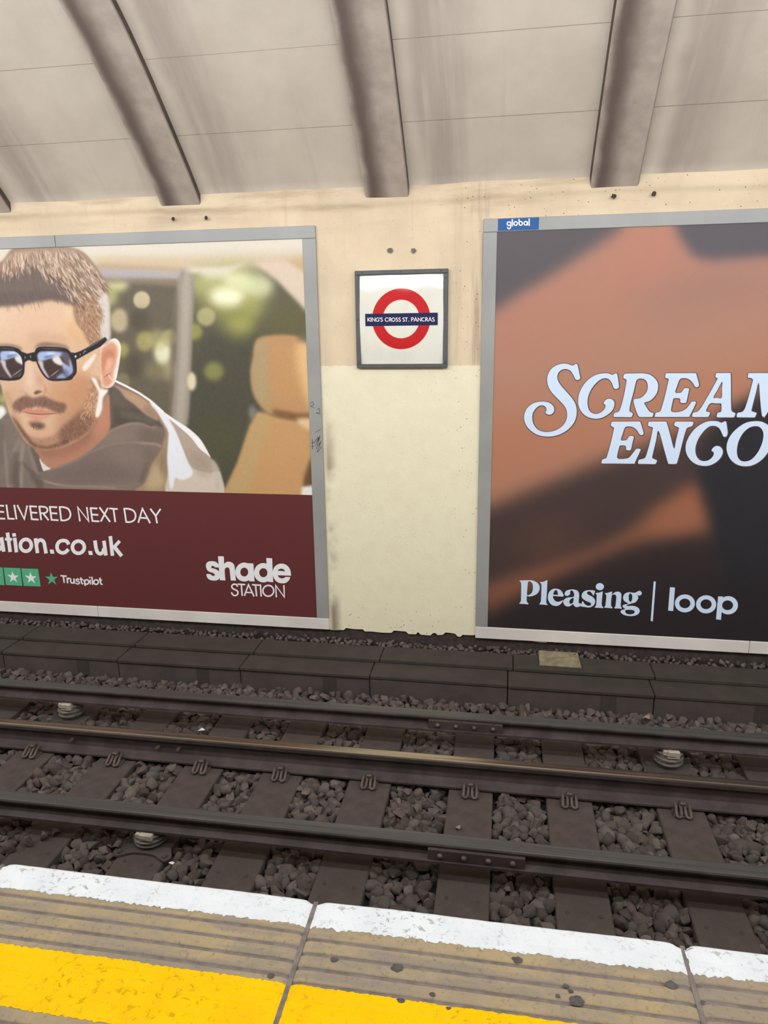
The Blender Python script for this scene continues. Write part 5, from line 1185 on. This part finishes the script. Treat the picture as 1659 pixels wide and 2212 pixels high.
words(right, 'serif_logo_lettering', bE, [
    ('f', [(72, 84), (120, 82), (170, 80), (240, 82), (300, 110), (330, 150), (332, 200), (305, 250), (250, 280), (195, 290), (170, 284), (166, 340), (172, 362), (190, 385), (183, 391), (125, 386), (70, 381), (86, 360), (92, 330), (95, 200), (95, 125), (86, 100)], [(185, 100), (215, 98), (240, 125), (247, 180), (235, 235), (205, 265), (172, 270), (175, 180)]),
    ('f', [(336, 104), (380, 100), (430, 79), (433, 95), (428, 220), (419, 350), (424, 380), (438, 399), (385, 395), (331, 390), (345, 365), (350, 330), (357, 180), (354, 128)]),
    ('f', [(545, 188), (600, 205), (632, 245), (640, 288), (575, 288), (508, 284), (515, 320), (540, 350), (575, 358), (605, 350), (634, 337), (628, 360), (590, 400), (540, 412), (490, 398), (450, 350), (440, 290), (455, 235), (495, 198)], [(545, 205), (563, 225), (568, 268), (540, 267), (511, 265), (520, 225)]),
    ('f', [(740, 198), (800, 205), (835, 230), (845, 275), (838, 345), (843, 375), (870, 384), (862, 408), (835, 424), (800, 425), (775, 405), (765, 385), (740, 405), (700, 420), (660, 405), (640, 370), (645, 335), (690, 305), (773, 292), (775, 240), (755, 213), (735, 215), (728, 235), (722, 265), (690, 282), (662, 272), (658, 245), (680, 215)], [(772, 310), (740, 320), (720, 345), (720, 375), (735, 385), (758, 375), (768, 360)]),
    ('f', [(985, 208), (1048, 216), (1040, 250), (1030, 279), (1010, 250), (985, 225), (955, 228), (945, 245), (960, 265), (1010, 290), (1045, 325), (1050, 370), (1025, 410), (975, 432), (915, 425), (864, 415), (876, 380), (890, 350), (915, 385), (950, 408), (985, 408), (1000, 390), (985, 368), (930, 345), (885, 310), (877, 275), (895, 235), (935, 212)]),
    ('f', [(1056, 244), (1100, 240), (1147, 223), (1148, 240), (1140, 320), (1136, 385), (1141, 412), (1157, 438), (1100, 436), (1046, 432), (1060, 410), (1066, 380), (1071, 300), (1070, 265)]), ('p', ell(1112, 162, 53, 46, 28)),
    ('f', [(1176, 249), (1220, 240), (1269, 226), (1269, 245), (1266, 264), (1310, 233), (1360, 228), (1388, 255), (1390, 300), (1382, 395), (1386, 422), (1396, 447), (1350, 444), (1299, 440), (1312, 418), (1318, 380), (1325, 295), (1312, 268), (1285, 264), (1266, 282), (1256, 385), (1260, 412), (1275, 440), (1220, 437), (1169, 432), (1182, 410), (1187, 380), (1195, 300), (1193, 268)]),
    ('f', [(1500, 235), (1560, 242), (1597, 226), (1625, 215), (1648, 229), (1653, 253), (1640, 273), (1612, 276), (1592, 266), (1608, 292), (1603, 326), (1570, 365), (1510, 383), (1455, 401), (1475, 412), (1540, 410), (1600, 430), (1628, 470), (1610, 515), (1550, 540), (1470, 540), (1410, 520), (1380, 490), (1395, 465), (1438, 453), (1414, 430), (1406, 406), (1440, 391), (1478, 378), (1430, 350), (1412, 310), (1425, 265), (1460, 240)], [(1508, 250), (1530, 275), (1528, 330), (1510, 360), (1490, 340), (1485, 290), (1493, 260)], [(1455, 462), (1540, 465), (1562, 490), (1545, 512), (1490, 520), (1450, 505), (1440, 482)])], M_ice)
words(right, 'divider_line', bF, [('p', [(180, 93), (207, 98), (168, 612), (140, 605)])], M_ice)
words(right, 'round_logo_lettering', bF, [('p', [(390, 170), (455, 173), (432, 478), (366, 472)]), ('p', ell(583, 379, 130, 116), ell(582, 379, 72, 62)), ('p', ell(858, 391, 131, 117), ell(857, 390, 72, 63)), ('p', ell(1143, 403, 127, 118), ell(1135, 403, 71, 63)), ('p', [(1013, 288), (1075, 290), (1050, 592), (985, 585)])], M_ice)
pq = [on_y(*q, YF) for q in ((1076, 473), (1164, 468), (1164, 495), (1076, 499))]
plq = box('owner_plate', (-.079, .197, YF-.003, YF+.001, 3.131, 3.209), M_blue, right, .001); plq['label'] = 'small blue plate with white word'
w = 38
glb = fill_mesh('owner_lettering', print_shapes(bK, [('r', w, 443, 298, 58, 58), ('c', w, [(499, 230), (502, 330), (498, 410), (476, 450), (442, 460), (408, 442), (396, 405)]), ('l', w, [(552, 148), (556, 380)]), ('r', w, 662, 292, 56, 60), ('l', w, [(768, 142), (776, 300)]), ('r', w, 824, 288, 54, 62), ('r', w, 985, 284, 52, 60), ('l', w, [(1046, 225), (1050, 352)]), ('l', w, [(1100, 128), (1104, 368)])]), YF-.0042)
link('owner_lettering', glb, M_wht, plq)
at_home(right)

# ---------------------------------------------------------------- station name sign
SX, SZ = -.7575, 2.548
sign = empty('station_name_sign', (SX, 2.334, 2.204)); tag(sign, 'square white enamel station name sign with red ring and blue bar in a dark frame', 'sign')
def dome(x, z):
    """enamel plate, pressed slightly convex: rolls away towards its edges"""
    u = np.clip(abs(x-SX)/.305, 0, 1); v = np.clip(abs(z-SZ)/.315, 0, 1)
    return 2.2970+.0022*u**2.5+.0190*v**2.4+.0016*np.sin(x*23+z*6+.8)*v*v
M_enamel = simple('white_enamel', (230, 226, 209), .11, var=.02, scale=4, spec=.5, dirt=(210, 200, 176), dirt_amt=.25)
M_red = simple('red_enamel', (198, 26, 32), .11, var=.03); M_navy = simple('navy_enamel', (22, 30, 78), .14, var=.03); M_let = simple('white_enamel_letters', (240, 238, 232), .3, var=.01)
M_sframe = simple('dark_sign_frame', (84, 84, 84), .5, var=.12, scale=10)
def dome_grid(x0, x1, z0, z1, nx, nz, lift):
    XX, ZZ = np.meshgrid(np.linspace(x0, x1, nx), np.linspace(z0, z1, nz)); return np.stack([XX, dome(XX, ZZ)-lift, ZZ], -1)
link('enamel_plate', grid_mesh('enamel_plate', dome_grid(-1.066, -.450, 2.226, 2.866, 60, 60, 0)), M_enamel, sign)
t = np.linspace(0, 2*np.pi, 97); rr_ = np.linspace(.135, .213, 9); TT, RR = np.meshgrid(t, rr_)
XX, ZZ = SX+RR*np.cos(TT), SZ+.003+RR*np.sin(TT)
link('red_ring', grid_mesh('red_ring', np.stack([XX, dome(XX, ZZ)-.0012, ZZ], -1)), M_red, sign)
bar_ = link('blue_bar', grid_mesh('blue_bar', dome_grid(-1.022, -.491, 2.505, 2.592, 40, 8, .0024)), M_navy, sign)
bL = blk(780, 665, 9.217); w = 13.5
let = [('l', w, [(148, 194), (148, 274)]), ('l', w, [(194, 197), (158, 234), (198, 273)]), ('l', w, [(211, 193), (211, 274)]), ('l', w, [(236, 276), (236, 200), (291, 270), (291, 193)]),
    ('c', w, [(370, 210), (346, 200), (320, 210), (309, 235), (320, 261), (346, 269), (369, 260)]), ('l', w, [(369, 268), (369, 238), (348, 238)]), ('l', 11, [(388, 192), (386, 216)]),
    ('c', w, [(440, 206), (421, 199), (405, 211), (414, 227), (434, 242), (440, 258), (423, 270), (402, 264)]),
    ('c', w, [(549, 208), (522, 200), (499, 212), (491, 236), (501, 260), (524, 270), (550, 262)]), ('l', w, [(572, 274), (572, 194)]), ('c', w, [(572, 201), (594, 200), (608, 215), (598, 232), (572, 237)]), ('l', w, [(588, 236), (618, 273)]), ('r', w, 655, 235, 31, 35),
    ('c', w, [(742, 206), (723, 199), (707, 211), (716, 227), (736, 242), (742, 258), (725, 270), (704, 264)]), ('c', w, [(797, 206), (778, 199), (762, 211), (771, 227), (791, 242), (797, 258), (780, 270), (759, 264)]),
    ('c', w, [(877, 206), (858, 199), (842, 211), (851, 227), (871, 242), (877, 258), (860, 270), (839, 264)]), ('l', w, [(884, 199), (941, 199)]), ('l', w, [(912, 199), (912, 274)]), ('p', ell(958, 265, 8, 8, 10)),
    ('l', w, [(1014, 274), (1014, 191)]), ('c', w, [(1014, 197), (1038, 197), (1053, 213), (1040, 232), (1014, 235)]), ('l', w, [(1060, 273), (1095, 194), (1130, 273)]), ('l', 11, [(1072, 247), (1118, 247)]),
    ('l', w, [(1146, 273), (1146, 199), (1200, 267), (1200, 191)]), ('c', w, [(1271, 205), (1246, 197), (1223, 210), (1215, 234), (1226, 257), (1250, 267), (1273, 258)]), ('l', w, [(1294, 272), (1294, 190)]), ('c', w, [(1294, 197), (1316, 197), (1330, 211), (1319, 229), (1294, 234)]), ('l', w, [(1310, 233), (1342, 269)]),
    ('l', w, [(1349, 270), (1381, 191), (1414, 270)]), ('l', 11, [(1360, 245), (1402, 245)]), ('c', w, [(1466, 203), (1446, 195), (1430, 208), (1440, 224), (1460, 239), (1466, 255), (1449, 268), (1427, 262)])]
link('station_name_lettering', fill_mesh('station_name_lettering', print_shapes(bL, let), lambda x, z: float(dome(x, z))-.0036), M_let, bar_)
for (a, b, c, d) in ((-1.094, -.420, 2.862, 2.892), (-1.094, -.420, 2.203, 2.232), (-1.094, -1.062, 2.2325, 2.8615), (-.453, -.420, 2.2325, 2.8615)):
    fb = box('sign_frame', (a, b, 2.298, 2.338, c, d), M_sframe, sign, .003)
for x, z in ((-1.04, 2.878), (-.76, 2.878), (-.47, 2.878), (-.436, 2.83), (-.437, 2.25), (-.47, 2.218), (-1.078, 2.25), (-1.078, 2.55), (-.437, 2.54)):
    bm = bmesh.new(); tube_into(bm, [(x, 2.300, z), (x, 2.2965, z), (x, 2.295, z)], [.0055, .0055, .003], 8)
    link('screw', bm_mesh('screw', bm), M_clip, sign)
at_home(sign)
